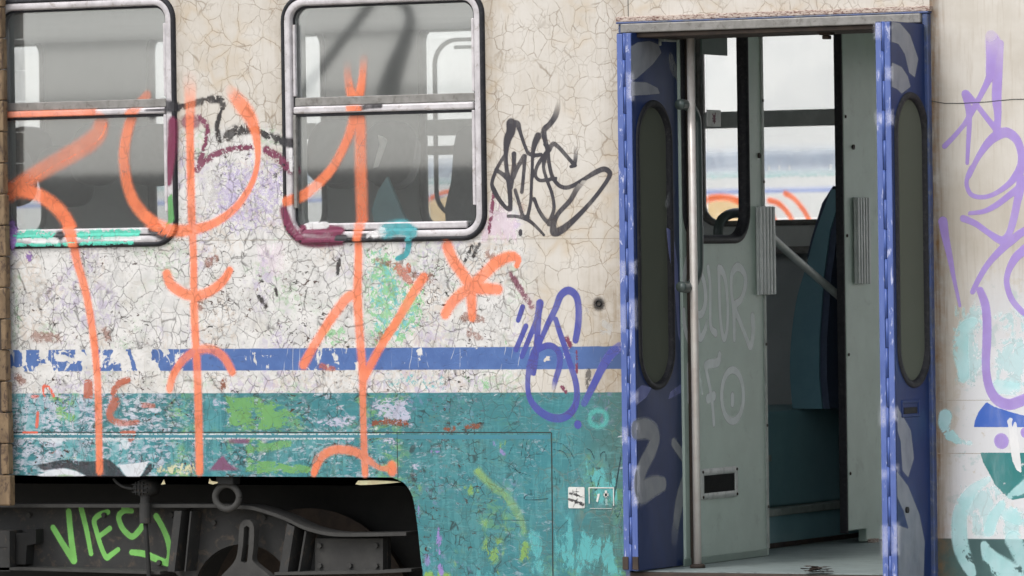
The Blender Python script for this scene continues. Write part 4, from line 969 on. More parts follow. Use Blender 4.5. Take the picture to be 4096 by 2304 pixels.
pur = [St('C', (590, 110, 110, .35), (612, 180, 150, .75), (612, 300, 140, .95), (600, 420, 120), (570, 520, 70), (480, 700, 50), (400, 850, 54), (330, 960, 44), (230, 1080, 44), (142, 1170, 50)),
       St('C', (680, 180, 70, .7), (655, 480, 90, .95), (645, 700, 92), (655, 850, 72), (655, 1010, 54)), St('C', (340, 665, 70), (370, 800, 58), (380, 950, 50), (370, 1150, 42), (360, 1335, 34)), St('C', (352, 660, 60), (430, 745, 50), (520, 860, 48), (630, 1000, 54)),
       St('C', (380, 1460, 40), (400, 1410, 46), (470, 1270, 54), (570, 1130, 78), (660, 1060, 92), (750, 1040, 90), (840, 1110, 78), (880, 1230, 70), (885, 1330, 76), (860, 1449, 80)),
       St('D', (400, 50, 42), (365, 130, 40), (355, 220, 40), (400, 310, 42), (500, 335, 40), (620, 305, 42), (760, 210, 56), (850, 100, 76), (885, 20, 80)), St('D', (385, 490, 36), (520, 472, 44), (640, 412, 54), (760, 322, 58), (900, 210, 66)),
       St('D', (885, 170, 90), (850, 350, 76), (800, 580, 70), (755, 700, 62), (690, 752, 72), (560, 675, 54), (440, 590, 56), (322, 540, 64)), St('D', (960, 640, 66), (880, 680, 72), (800, 745, 74), (700, 830, 70), (570, 970, 58), (480, 1110, 52), (412, 1250, 48)),
       St('D', (125, 570, 90), (150, 720, 74), (190, 900, 58), (232, 1120, 40), (290, 1385, 28)), St('D', (960, 800, 80), (890, 860, 84), (820, 930, 78), (758, 1050, 58), (742, 1170, 54), (790, 1320, 56), (880, 1430, 54), (960, 1490, 50)),
       St('E', (485, 30, 70), (530, 150, 82), (550, 300, 84), (550, 500, 86), (540, 700, 80), (548, 850, 80), (580, 980, 86), (650, 1085, 96), (760, 1130, 100), (880, 1095, 100), (1000, 1040, 90)), St('G', (685, 152, 136), (688, 156, 136)), St('G', (915, 72, 90), (918, 76, 90))]
marks('graffiti_lettering', [Po('E', 3, 1, (545, 1105), (470, 1200), (432, 1290), (424, 1348), (960, 1350), (960, 1250), (790, 1205), (620, 1150), sf=.2)], BLU, wall_r, proud=.002, sf=.2, step=.006, label='blue upper half of a round emblem')
marks('graffiti_lettering', [Po('G', 3, 1, (480, 264), (510, 360), (560, 450), (620, 570), (700, 660), (790, 720), (960, 690), (960, 266), sf=.2)], TEA, wall_r, proud=.002, sf=.2, step=.006, label='teal lower half of a round emblem')
tq = [St('E', (420, 330, 80, .6), (330, 400, 120, .7), (295, 600, 150, .85), (320, 780, 120, .85), (335, 880, 90, .6)), St('E', (150, 1245, 130), (145, 1330, 120), (200, 1420, 90), (260, 1470, 80, .9)), St('G', (180, 110, 70), (300, 150, 60, .8), (390, 175, 40, .5)),
      St('G', (560, 520, 60, .5), (400, 640, 110, .7), (300, 820, 140, .8), (280, 1000, 150, .95), (300, 1180, 150, .95), (360, 1330, 130, .95), (400, 1420, 90, .9)), St('G', (690, 760, 70, .8), (600, 900, 110, .8), (560, 1010, 120, .8)),
      St('G', (520, 1150, 70, .9), (580, 1270, 150, .95), (700, 1380, 200, .95), (860, 1480, 220, .95)), St('G', (800, 1100, 160, .8), (880, 1250, 160, .8), (950, 1400, 160, .8)), St('G', (760, 850, 150, .7), (850, 900, 120, .7)), St('E', (660, 960, 140, .5), (850, 980, 120, .5)), St('G', (770, 680, 60, .9), (960, 560, 130, .9))]
marks('old_paint_stain', [Po('E', 60, .8, (230, 150), (560, 120), (560, 700), (420, 1000), (200, 900), (180, 400)), Po('E', 60, .8, (600, 250), (1000, 200), (1000, 1000), (620, 980)), Po('G', 60, .8, (230, 560), (620, 560), (900, 800), (1000, 1050), (480, 1080), (220, 1000))], old('b4d4d6', .5, 9, (1, 1, .7)), wall_r, proud=.0018, sf=.6, step=.012, label='pale aqua haze of scrubbed paint low on the wall')
marks('graffiti_lettering', tq, PT, wall_r, proud=.0026, sf=.25, step=.008, label='worn turquoise sprayed shapes low on the wall')
marks('graffiti_lettering', pur, PP, wall_r, proud=.0038, sf=.16, step=.006, label='purple sprayed tag right of the door')
marks('graffiti_lettering', [Po('E', 2, 1, (745, 1285), (775, 1255), (802, 1268), (790, 1310), (800, 1352), (815, 1295), (832, 1300), (846, 1360), (760, 1362), sf=.15), Po('G', 2, 1, (752, 10), (838, 22), (858, 200), (882, 466), (830, 430), (790, 340), (770, 200), sf=.15)], WHI, wall_r, proud=.0042, sf=.15, step=.005, label='white figure inside the round emblem')
vie = [St('Z5', (510, 985, 62), (610, 1150, 66), (705, 1305, 66)), St('Z5', (660, 830, 66), (680, 1050, 66), (712, 1300, 72)), St('Z5', (780, 800, 62), (830, 1000, 56), (875, 1235, 52)), St('Z5', (1035, 835, 58), (960, 860, 60), (905, 915, 56), (925, 1010, 54), (965, 1150, 54), (1020, 1270, 56), (1060, 1250, 56), (1135, 1195, 50)), St('Z5', (965, 1060, 50), (1055, 992, 56)),
       St('Z5', (1180, 785, 40, .9), (1230, 790, 36, .8)), St('Z5', (1265, 825, 52), (1190, 825, 56), (1140, 880, 60), (1170, 980, 60), (1225, 1045, 62), (1275, 1070, 62), (1340, 1010, 62), (1385, 935, 56)), St('Z5', (1500, 875, 66), (1560, 980, 62), (1610, 1100, 64), (1632, 1230, 66), (1610, 1325, 66)), St('Z5', (1265, 1222, 58), (1380, 1235, 66), (1480, 1275, 70), (1600, 1325, 66))]
marks('graffiti_lettering', vie, PG, bog, val=YB, proud=.004, sf=.3, step=.006, label='green sprayed letters VIES on the bogie')
elo = [St('I', (100, 85, 42), (78, 200, 38), (72, 260, 30)), St('I', (72, 500, 28), (82, 650, 34), (118, 765, 34)), St('I', (190, 160, 30), (222, 210, 30), (245, 300, 34), (252, 420, 34), (222, 525, 34), (165, 535, 34)), St('I', (192, 600, 26), (204, 728, 34), (240, 680, 32), (262, 600, 26, .6)), St('I', (272, 145, 28), (290, 300, 26), (290, 500, 26), (296, 640, 28), (335, 688, 36)),
       St('I', (362, 150, 34), (364, 300, 26), (370, 500, 26), (382, 640, 28), (405, 735, 32), (430, 650, 26), (434, 450, 26), (416, 250, 32), (385, 168, 38), (362, 155, 34)), St('I', (490, 738, 28), (485, 500, 34), (466, 350, 26), (470, 200, 32), (520, 138, 38), (575, 200, 34), (580, 300, 34), (545, 410, 30), (492, 470, 38), (540, 600, 30), (590, 730, 30), (624, 795, 36), (645, 680, 36), (640, 555, 40)),
       St('I', (368, 870, 34), (350, 930, 38), (262, 950, 38), (258, 1000, 28), (290, 1150, 26), (310, 1300, 26), (320, 1440, 26)), St('I', (272, 1232, 42), (320, 1208, 42)), ('s', zt('I', [(475+90*math.cos(t), 1205+212*math.sin(t), 32) for t in np.linspace(0, 2*math.pi, 22)])), St('I', (475, 1210, 36), (474, 1270, 34)), St('I', (110, 950, 28), (114, 1250, 28)), St('I', (195, 1000, 24, .7), (222, 1180, 24, .6))]
elo = [(q[0], [(p[0], p[1], p[2]*1.25)+tuple(p[3:]) for p in q[1]]) for q in elo]
marks('graffiti_lettering', elo, PWH, bh, axis=0, val=XB, proud=.003, sf=.3, step=.006, label='faded white sprayed letters on the green partition')
la = [Po('L1', 8, .9, (198, 300), (240, 272), (320, 262), (375, 285), (396, 340), (340, 415), (230, 512), (198, 510)), Po('L1', 8, .9, (198, 525), (300, 530), (370, 565), (388, 605), (300, 612), (198, 618)), St('L1', (455, 370, 40, .7), (470, 430, 55, .7), (505, 500, 40, .6)), St('L3', (430, 20, 40, .4), (470, -60, 40, .3)),
      St('L5', (255, 395, 90), (340, 388, 90), (398, 440, 86), (370, 540, 84), (310, 660, 88), (280, 760, 100), (300, 840, 110), (390, 800, 92), (455, 785, 64)), St('L5', (530, 490, 46), (570, 545, 50), (615, 610, 56)), St('L5', (610, 750, 60, .9), (575, 900, 80, .9), (550, 1050, 70, .8), (535, 1180, 60, .3))]
marks('graffiti_lettering', la, PGR, leafA, axis=0, val=xfA, proud=.002, sf=.3, step=.006, label='grey sprayed figures on the left door leaf')
ll = [Po('L5', 6, .8, (255, 110), (300, 70), (375, 90), (335, 160), (255, 225)), Po('L5', 6, .75, (488, 180), (505, 120), (585, 62), (585, 128)), Po('L3', 6, .85, (425, 175), (450, 190), (475, 240), (500, 420), (516, 930), (500, 860), (478, 560), (440, 330))]
marks('graffiti_lettering', ll, PLI, leafA, axis=0, val=xfA, proud=.0025, sf=.3, step=.006, label='lilac sprayed patches round the door leaf window')
lb_ = [Po('L2', 8, .85, (795, 138), (850, 148), (915, 225), (968, 380), (945, 500), (908, 470), (880, 350), (840, 285), (795, 270)), Po('L2', 8, .85, (795, 400), (860, 430), (900, 490), (918, 560), (860, 605), (830, 575), (795, 560)), Po('L6', 8, .8, (932, 230), (975, 300), (1030, 400), (1052, 600), (1010, 740), (968, 690), (955, 480), (932, 400)), Po('L6', 8, .8, (925, 690), (1010, 800), (1090, 1000), (1130, 1200), (1120, 1500), (938, 1500), (935, 1080), (1012, 1108), (975, 980), (930, 880))]
marks('graffiti_lettering', lb_, PGR, leafB, axis=0, val=xfB, proud=.002, sf=.4, step=.006, label='grey sprayed patches on the right door leaf')
# light overspray on the door edges
PE = mat_paint('pale_overspray_on_edges', 'd2d4e2', 'c6c8d8', .36, 0, .9, .9, .4, 30, (1, 1, .3))
for lf, xl_, y_, bands, lb in ((leafA, xmA, yA, ((300, 430, .95), (1040, 1150, .8), (1240, 1340, .6), (1590, 1640, .7), (1715, 1765, .9), (1860, 2010, .95)), 'pale paint patches on the left leaf edge'), (leafB, xmB, yB, ((88, 170, .8), (255, 340, .8), (470, 525, .9), (1640, 1710, .8), (1880, 1950, .7), (2095, 2240, .75)), 'pale paint patches on the right leaf edge')):
    sh = []
    for v0, v1, op in bands:
        for dx in ((-.021, .021) if int(v0) % 3 else (.021,)):
            v0 += random.uniform(-22, 22); v1 += random.uniform(-40, 15)
            za, zb = back(2510 if lf is leafA else 3540, v0, 1, y_).z, back(2510 if lf is leafA else 3540, v1, 1, y_).z
            c0 = [(xl_+dx-.0135, za), (xl_+dx+.0135, za), (xl_+dx+.0135, zb), (xl_+dx-.0135, zb)]
            sh.append(('p', [proj(np.array([[a_, y_, b_]])) for a_, b_ in c0], 26, op*.62, .9))
    sh = [(s_[0], [(float(q_[0][0]), float(q_[1][0])) for q_ in s_[1]], *s_[2:]) for s_ in sh]
    marks('graffiti_lettering', sh, PE, lf, val=y_-.0072, proud=.0006, sf=.7, step=.005, label=lb)
def oldm(c, peel, shapes, lb, proud=.002, sf=.5, step=.01, sc=22, st=(1, 1, 1), par=None, surf=None):
    marks('old_paint_stain', shapes, old(c, peel, sc, st), par or wall, proud=proud, sf=sf, step=step, label=lb, surf=surf)
oldm('ab9fc6', .53, [POL('V', 40, .6, (545, 395), (640, 380), (725, 400), (742, 470), (700, 560), (640, 600), (560, 590), (520, 500)), POL('Z1', 30, .6, (1300, 900), (1449, 880), (1449, 1250), (1280, 1200))], 'flaking lilac paint between the windows', .0014)
oldm('7a3a54', .45, [St('Z1', (1130, 660, 40), (1172, 720, 40), (1165, 800, 34), (1120, 960, 40)), St('Z1', (1105, 960, 40), (1200, 885, 42), (1300, 845, 36), (1430, 830, 40)), St('Z2', (60, 850, 55), (150, 910, 60), (215, 965, 60)), St('A', (88, 960, 40), (62, 1180, 45), (38, 1350, 40)), St('B', (95, -10, 60, .9), (180, 120, 60, .9), (290, 285, 60, .9)), St('B', (600, 570, 60), (640, 640, 50)), St('B', (690, 690, 26), (695, 880, 34)), St('B', (560, 1010, 40), (600, 1060, 40))], 'flaking maroon paint', .0016, surf=wsurf)
oldm('7a3450', .3, [St('Z1', (985, 690, 62), (980, 850, 66), (962, 1030, 50)), St('Z4', (275, 25, 60), (400, 30, 70), (480, 35, 60)), St('Z2', (160, 1190, 60), (200, 1290, 70), (290, 1368, 60), (480, 1362, 60)), St('Z1', (1060, 690, 80, .8), (1100, 690, 80, .8))], 'maroon paint on the window rubbers', .0022, surf=wsurf)
oldm('3a3838', .44, [St('Z1', (1010, 610, 40), (1120, 580, 44), (1230, 560, 50), (1262, 600, 40), (1230, 700, 36), (1240, 800, 36)), St('Z1', (1285, 775, 60), (1340, 740, 75), (1449, 725, 50)), St('Z2', (0, 735, 30), (60, 765, 46), (120, 790, 60)), St('Z4', (1262, 110, 30), (1230, 180, 24)), St('Z4', (1222, 120, 26), (1180, 210, 20)), St('Z4', (15, 400, 34), (55, 460, 34)), St('Z4', (470, 200, 30), (460, 280, 30)), St('Z4', (110, 360, 22), (118, 400, 22)), St('B', (800, 870, 60, .8), (800, 1010, 60, .8)), St('H', (190, 120, 60, .7), (170, 160, 60, .7)), St('H', (190, 400, 80, .8), (200, 460, 70, .8))], 'flaking black paint', .0018)
oldm('38373b', .2, [St('Z1', (850, 640, 70, .8), (900, 600, 80, .9), (990, 605, 70)), St('Z2', (590, 615, 26), (650, 600, 34), (715, 600, 24)), St('Z2', (150, 800, 50), (205, 810, 60)), St('Z4', (470, 75, 40), (510, 75, 46)), St('Z4', (600, 70, 44), (640, 66, 40)), St('Z3', (340, 60, 60), (345, 60, 60)), St('Z3', (860, 30, 50), (930, 60, 60))], 'black spray on the window bars', .0024, surf=wsurf)
oldm('5aa05a', .33, [POL('Z1', 8, .95, (942, 1130), (985, 1090), (1000, 1250), (942, 1290))], 'green paint on the left window rubber', .0026, surf=wsurf)
oldm('58c6ae', .45, [St('Z3', (90, 62, 40), (180, 52, 60), (300, 60, 50)), St('Z3', (450, 60, 50), (600, 50, 60), (780, 45, 50)), St('Z3', (90, 110, 24), (300, 112, 24), (500, 105, 26), (760, 100, 24))], 'turquoise paint on the left window sill', .0026, surf=wsurf, sc=14)
oldm('8a6aa8', .44, [St('Z3', (60, 0, 60), (80, 60, 70), (75, 130, 40)), St('Z3', (165, 170, 50), (168, 190, 40))], 'purple paint in the corner of the left window', .0027, surf=wsurf)
oldm('479fa6', .3, [St('Z4', (745, 30, 90), (820, 15, 90), (890, 40, 70)), St('Z4', (868, 90, 40), (850, 165, 36), (800, 190, 30)), St('Z2', (770, 1290, 70), (850, 1290, 70))], 'cyan paint below the middle window', .0026, surf=wsurf)
oldm('dddcdc', .42, [St('Z4', (300, 5, 40), (400, 0, 40)), St('Z4', (650, 60, 40, .8), (720, 40, 60, .7)), St('Z3', (200, 85, 40, .8), (330, 90, 40, .8)), St('Z3', (600, 75, 30, .7), (800, 75, 30, .7)), St('Z2', (205, 850, 30), (210, 960, 30))], 'worn white paint on the window sills', .0028, surf=wsurf)
gp = [POL('Z4', 30, .85, (610, 130), (760, 110), (860, 300), (960, 330), (1000, 520), (850, 690), (620, 690)), POL('Z4', 20, .6, (90, 60), (130, 60), (120, 130), (90, 130)), POL('Z3', 25, .7, (1180, 300), (1260, 250), (1260, 320)), POL('Z4', 20, .7, (340, 560), (520, 540), (520, 690), (380, 690)), POL('B', 12, .8, (10, 470), (70, 470), (80, 640), (10, 640)), POL('Z4', 16, .7, (1100, 830), (1340, 870), (1340, 950), (1270, 950)), POL('Z3', 25, .5, (60, 250), (130, 240), (130, 690), (60, 690))]
oldm('83c088', .53, gp, 'flaking green paint below the middle window', .0012, sc=20)
oldm('6fb9bb', .57, [POL('Z4', 30, .9, (600, 130), (760, 110), (860, 300), (960, 330), (960, 520), (850, 690), (620, 690)), POL('Z4', 20, .9, (700, 830), (1100, 830), (1080, 950), (700, 950))], 'flaking cyan paint below the middle window', .0016, sc=26)
oldm('70a660', .47, [POL('Z4', 20, .9, (0, 970), (120, 1000), (240, 1080), (180, 1160), (0, 1170)), POL('Z3', 20, .9, (1270, 960), (1449, 970), (1449, 1180), (1280, 1150)), POL('Z4', 10, .9, (0, 1330), (200, 1340), (320, 1370), (300, 1410), (0, 1410)), POL('Z4', 10, .8, (0, 1215), (220, 1215), (200, 1260), (0, 1300)), POL('Z3', 20, .8, (1390, 1180), (1449, 1180), (1449, 1400), (1390, 1400))], 'green spray remains on the teal band', .0016, sc=10, st=(1, 1, 2))
oldm('84aa58', .475, [POL('H', 20, .85, (1050, 50), (1160, 40), (1180, 90), (1080, 170)), POL('H', 20, .85, (640, 520), (760, 490), (880, 580), (780, 640)), POL('H', 20, .8, (510, 460), (580, 470), (560, 560)), POL('H', 20, .8, (790, 760), (880, 770), (830, 810)), POL('H', 30, .8, (880, 840), (960, 870), (960, 1010), (890, 1010)), POL('H', 30, .85, (900, 1060), (1100, 1060), (1140, 1200), (1040, 1330), (880, 1320)), POL('H', 20, .9, (1280, 1090), (1390, 1080), (1390, 1330), (1270, 1300)), POL('H', 20, 1, (285, 1390), (560, 1410), (600, 1500), (290, 1500)), POL('H', 20, .8, (1040, 1380), (1090, 1380), (1090, 1449), (1030, 1449)), POL('H', 20, .7, (1120, 830), (1160, 840), (1160, 1000), (1120, 1000)), POL('H', 16, .8, (600, 1180), (640, 1180), (660, 1449), (620, 1449)), POL('H', 16, .8, (230, 500), (300, 520), (290, 600), (250, 600))], 'lime spray remains on the apron panel', .0016, sc=16, st=(1, 1, .6))
marks('graffiti_lettering', [St('H', (850, 370, 90, .75), (930, 460, 80, .6), (1030, 545, 90, .5), (1160, 660, 100, .45), (1260, 800, 90, .45), (1320, 950, 70, .4), (1330, 1020, 50, .2))], mat_paint('lime_spray_paint', '8fae5c', '86a65c', .4, .1, .4, .9, .5, 14), wall, proud=.002, sf=.8, step=.01, label='faded lime sprayed curve on the apron panel')
oldm('9784c0', .48, [St('H', (440, 980, 70), (450, 1080, 74), (445, 1200, 70), (455, 1300, 60), (480, 1420, 60)), POL('H', 10, .7, (500, 1170), (545, 1170), (545, 1240), (500, 1240)), St('H', (380, 170, 40, .7), (450, 170, 40, .7)), St('H', (1010, 80, 50, .7), (1120, 190, 50, .7)), St('H', (235, 640, 34, .8), (250, 850, 34, .7)), POL('H', 14, .6, (300, 1220), (370, 1230), (370, 1380), (300, 1330))], 'lilac paint remains on the apron panel', .0018, sc=14, st=(1, 1, .6))
oldm('62b6b8', .5, [POL('H', 40, .8, (1640, 850), (1800, 830), (2000, 1000), (2330, 1050), (2360, 1449), (1640, 1449)), POL('H', 30, .7, (1340, 960), (1560, 900), (1600, 1449), (1340, 1449)), POL('H', 30, .75, (1890, 250), (2200, 220), (2340, 560), (2320, 740), (1960, 700)), POL('H', 20, .6, (820, 1380), (1000, 1400), (1000, 1460), (820, 1460))], 'pale turquoise runs on the apron panel', .0014, sc=9, st=(1, 1, .3))
oldm('c3c1d4', .5, [POL('Z4', 18, .9, (330, 1100), (520, 1060), (570, 1090), (540, 1150), (360, 1150)), POL('Z4', 18, .85, (650, 980), (880, 960), (890, 1150), (770, 1150), (650, 1060)), POL('Z4', 14, .9, (250, 960), (290, 1000), (270, 1010)), POL('Z4', 14, .9, (650, 1180), (790, 1180), (800, 1260), (740, 1250)), POL('Z4', 14, .8, (390, 1210), (560, 1210), (560, 1240), (400, 1230)), POL('Z4', 14, .9, (880, 1340), (950, 1350), (940, 1400), (880, 1380)), POL('Z3', 20, .8, (1200, 980), (1290, 980), (1290, 1050), (1210, 1060))], 'pale scraped patches in the teal band', .0018, sc=20, st=(1, 1, 2))
oldm('b5634a', .42, [POL('Z3', 8, .95, (475, 872), (525, 872), (530, 985), (470, 985)), St('Z3', (640, 950, 40), (670, 900, 44), (725, 878, 40)), St('Z3', (650, 1000, 70, .9), (620, 1080, 50, .9), (680, 1120, 40, .8), (780, 1115, 30, .8)), St('Z3', (690, 1180, 36), (760, 1180, 36)), St('Z3', (735, 1215, 30), (750, 1210, 30)), St('Z3', (810, 1020, 34, .7), (870, 1025, 30, .7)), St('Z3', (380+0, 800, 1, 0), (381, 801, 1, 0)), St('Z4', (370, 800, 40, .8), (440, 815, 30, .8)), St('Z4', (800, 240, 60, .8), (830, 270, 60, .8), (870, 320, 40, .8)), St('Z4', (865, 220, 26), (868, 260, 26))], 'brick red paint remains', .002, sc=26, st=(1, 1, 1.6))
oldm('e06a52', .36, [St('Z3', (252, 970, 16), (245, 915, 18), (275, 915, 16), (305, 970, 20)), St('Z3', (215, 1060, 20), (208, 1140, 24)), St('Z3', (130, 1174, 14), (210, 1174, 16)), St('Z3', (180, 972, 20, .7), (215, 970, 20, .7))], 'faint red marks at the left end', .002)
oldm('86503a', .47, [St('Z4', (660, 1125, 34), (740, 1110, 44), (850, 1125, 40)), St('Z4', (1070, 1155, 30), (1120, 1152, 30)), St('Z4', (1195, 1140, 36), (1270, 1138, 30)), St('Z4', (690, 205, 50, .8), (760, 220, 40, .8)), St('Z4', (900, 290, 60, .7), (990, 300, 60, .7)), St('Z4', (700, 640, 70, .8), (760, 600, 60, .8)), St('Z4', (1180, 520, 60, .7), (1280, 535, 50, .7)), St('Z4', (1210, 610, 60, .7), (1270, 640, 40, .7)), St('Z4', (1320, 170, 60, .7), (1350, 200, 60, .7)), St('A', (380, 1080, 90, .5), (360, 1180, 60, .3)), St('Z3', (1180, 215, 60, .8), (1220, 190, 50, .8)), St('Z3', (100, 860, 60, .8), (130, 890, 50, .8)), St('Z3', (600, 600, 60, .7), (610, 640, 50, .7)), St('Z3', (200, 630, 80, .7), (330, 640, 60, .7)), St('Z3', (1270, 880, 40), (1260, 920, 50)), St('Z3', (1130, 430, 40, .8), (1135, 470, 40, .8))], 'rust spots breaking through the paint', .0022, sc=34)
oldm('333338', .3, [POL('Z5', 8, .95, (330, 385), (600, 330), (760, 345), (900, 345), (1000, 320), (1060, 335), (1130, 400), (1215, 495), (840, 495), (720, 440), (620, 415), (480, 430), (420, 440)), POL('Z5', 6, .95, (1432, 362), (1490, 380), (1480, 410), (1400, 495), (1350, 495))], 'old black letter bottoms at the skirt edge', .0018, sc=12, st=(1, 1, 2.5))
oldm('d5d8dc', .36, [POL('Z5', 5, 1, (330, 492), (480, 432), (620, 416), (730, 442), (840, 492)), POL('Z5', 5, 1, (1130, 385), (1432, 348), (1350, 495), (1212, 495)), POL('Z5', 10, .8, (1150, 130), (1260, 140), (1230, 240), (1180, 240)), POL('Z5', 10, .8, (330, 120), (620, 120), (600, 180), (380, 160)), POL('Z5', 10, .9, (980, 120), (1240, 125), (1210, 160), (980, 160))], 'old white letter bottoms at the skirt edge', .002, sc=12)
oldm('6b9a52', .38, [POL('Z5', 6, .9, (540, 490), (620, 462), (720, 490))], 'green fill in an old letter bottom', .0024)
oldm('d6cfa8', .5, [POL('Z5', 10, .9, (1490, 390), (1870, 350), (1870, 485), (1490, 480)), POL('Z5', 10, .7, (610, 300), (740, 300), (740, 330), (620, 330))], 'cream paint remains at the skirt edge', .0018, st=(1, 1, .6))
oldm('7e4a6a', .3, [POL('Z5', 10, .9, (2000, 440), (2080, 340), (2140, 285), (2200, 370), (2330, 440)), POL('Z5', 10, .85, (2180, 130), (2399, 130), (2399, 180), (2200, 180)), POL('Z6', 10, .85, (0, 380), (60, 390), (150, 430), (0, 440))], 'maroon paint remains on the teal band', .0018, sc=14)
oldm('d0bccb', .46, [POL('A', 30, .7, (70, 980), (240, 1130), (330, 1180), (330, 1449), (-60, 1449), (0, 1200)), POL('Z4', 30, .4, (0, 100), (160, 100), (160, 300), (0, 300))], 'pinkish worn paint below the black tag', .0013, st=(1, 1, .4))
oldm('b7b5b0', .48, [POL('Z3', 30, .7, (180, 330), (275, 330), (275, 470), (180, 470)), POL('Z4', 40, .6, (140, 100), (250, 150), (200, 400), (150, 380)), POL('Z4', 20, .7, (130, 840), (190, 840), (210, 940), (140, 940)), POL('Z1', 40, .6, (1150, 1000), (1300, 900), (1300, 1200), (1160, 1200)), POL('B', 14, .9, (890, 430), (970, 380), (1040, 450), (1000, 560), (900, 540)), POL('B', 12, .7, (760, 290), (830, 290), (800, 380), (750, 360))], 'grey worn undercoat patches', .0012, sc=18)
marks('graffiti_lettering', [('s', zt('B', [(890+78*math.cos(t), 1300+74*math.sin(t), 46, .75) for t in np.linspace(0, 2*math.pi, 18)]))], mat_paint('soft_turquoise_spray', '4fa79f', '58aea6', 0, .1, .4, .9), wall, proud=.002, sf=1.0, step=.008, label='soft turquoise sprayed ring by the door')
sc_ = [St('H', (1220, 95, 7), (1180, 170, 8), (1175, 260, 8), (1260, 370, 9), (1390, 490, 8)), St('H', (1120, 250, 8), (1200, 340, 10), (1330, 400, 7), (1395, 420, 6)), St('H', (1320, 40, 8), (1295, 240, 10)), St('H', (1360, 45, 9), (1335, 215, 9), (1385, 210, 8), (1388, 45, 7)), St('H', (1425, 50, 7), (1425, 180, 9), (1520, 190, 9)), St('H', (1515, 180, 9), (1560, 100, 7)), St('H', (1625, 80, 10), (1720, 95, 10), (1800, 170, 12), (1840, 240, 12)), St('H', (1630, 150, 10), (1740, 180, 11), (1800, 290, 9), (1820, 370, 7)), St('H', (1640, 370, 7), (1665, 520, 8)), St('H', (1690, 420, 6), (1700, 530, 8)), St('H', (1970, 140, 12), (2010, 160, 14), (2050, 240, 14)), St('H', (2110, 250, 10), (2120, 190, 12), (2160, 180, 12), (2170, 270, 8)), St('H', (1980, 250, 8), (2040, 330, 8), (2120, 340, 7)), St('H', (2320, 230, 14), (2280, 470, 16), (2250, 700, 10), (2285, 845, 10), (2320, 740, 8), (2330, 600, 6)), St('H', (1590, 600, 8), (1400, 605, 8), (1330, 640, 12), (1370, 670, 10), (1570, 655, 14)), St('H', (2000, 400, 8), (2060, 570, 10), (2110, 430, 10), (2140, 450, 7)), St('H', (2200, 300, 6), (2230, 520, 6)), St('H', (1660, 1000, 6), (1780, 870, 10)), St('H', (830, 225, 5), (960, 245, 7), (1110, 270, 6)), St('H', (960, 540, 4), (1220, 540, 5)), St('H', (1220, 282, 5), (1400, 286, 6)), St('H', (490, 580, 5), (495, 850, 5), (475, 930, 6), (500, 1040, 4)), St('H', (260, 870, 4), (420, 868, 4)), St('H', (280, 665, 4), (600, 640, 4)), St('H', (1020, 876, 4), (1380, 876, 5)), St('H', (290, 190, 5), (290, 300, 5)), St('H', (40, 210, 4), (260, 210, 5))]
marks('graffiti_lettering', sc_, mat_paint('thin_dark_marker', '2d4a50', '27424a', 0, 0, .3, .7), wall, proud=.0026, sf=.5, step=.0045, label='thin dark scribbles on the apron panel')
marks('old_paint_stain', [('s', zt('B', [(895, 262, 120, .95), (896, 264, 120, .95)]), .45)], old('2e2b2b', .3), wall, proud=.002, sf=.5, step=.005, label='black mark painted as the dark of a small hole')  # flat black disc: the shade inside the hole put into colour
hx, hz_ = X(2395, 1214), Z(2395, 1214)
obj('filler_hole', ring(bmesh.new(), (hx-.014, hz_-.014, hx+.014, hz_+.014), .0139, [(0, 0), (.001, .005), (.004, .006), (.006, .0)], SIDE), M['black'], wall, True)
# small notices by the door
def hrect(z, x0, y0, x1, y1): p, q = zt(z, [(x0, y1), (x1, y0)]); a, b = back(*p), back(*q); return a.x, a.z, b.x, b.z
a = hrect('H', 1785, 535, 1950, 752)
st1 = obj('notice_sticker', plate(rrect(*a, .006), .0005, .003, SIDE), M['white'], wall, label='worn white notice with black scribbles')
marks('notice_print', [St('H', (1800, 600, 22), (1850, 610, 26), (1900, 625, 12)), St('H', (1830, 560, 6), (1840, 585, 8), (1900, 580, 7)), St('H', (1868, 545, 6), (1868, 690, 7)), St('H', (1790, 600, 8), (1950, 645, 10)), St('H', (1790, 660, 26), (1850, 680, 30), (1935, 712, 40)), St('H', (1835, 740, 6), (1870, 670, 8), (1890, 650, 6))], old('3c3c3e', .42, 60), st1, proud=.0136, sf=.3, step=.004)
b = bmesh.new(); a = hrect('H', 1995, 538, 2252, 756)
for r in ((a[0], a[3]-.004, a[2], a[3]), (a[0], a[1]+.02, a[0]+.004, a[3]-.0041), (a[2]-.004, a[1]+.012, a[2], a[3]-.0041), (a[0]+.0041, a[1], a[2]-.01, a[1]+.0015)):
    slab(b, [(r[0], r[1]), (r[2], r[1]), (r[2], r[3]), (r[0], r[3])], [], .0005, .003, SIDE) if False else box(b, (r[0], -.003, r[1]), (r[2], -.0005, r[3]))
st2 = obj('notice_frame', b, M['white'], wall, label='thin white square outline with worn white marks')
b = bmesh.new()
for r in ((2160, 570, 2182, 640), (2148, 600, 2196, 628)):
    q = hrect('H', *r); box(b, (q[0], -.003, q[1]), (q[2], -.0005-.0002*(r[0] > 2150), q[3]))
obj('notice_mark', b, M['white'], st2)
obj('notice_mark', plate([(X(*p), Z(*p)) for p in zt('H', [(2085, 605), (2108, 602), (2098, 650), (2085, 692), (2070, 680), (2080, 640)])], .0005, .003, SIDE), M['white'], st2)
marks('notice_print', [St('H', (2172, 660, 20, .6), (2174, 700, 22, .4)), St('H', (2158, 718, 8, .4), (2190, 718, 8, .4))], mat_paint('faded_white_print', 'b8d0d0', 'b8d0d0', 0, 0, .2, .9), st2, proud=.002, sf=.4, step=.004)
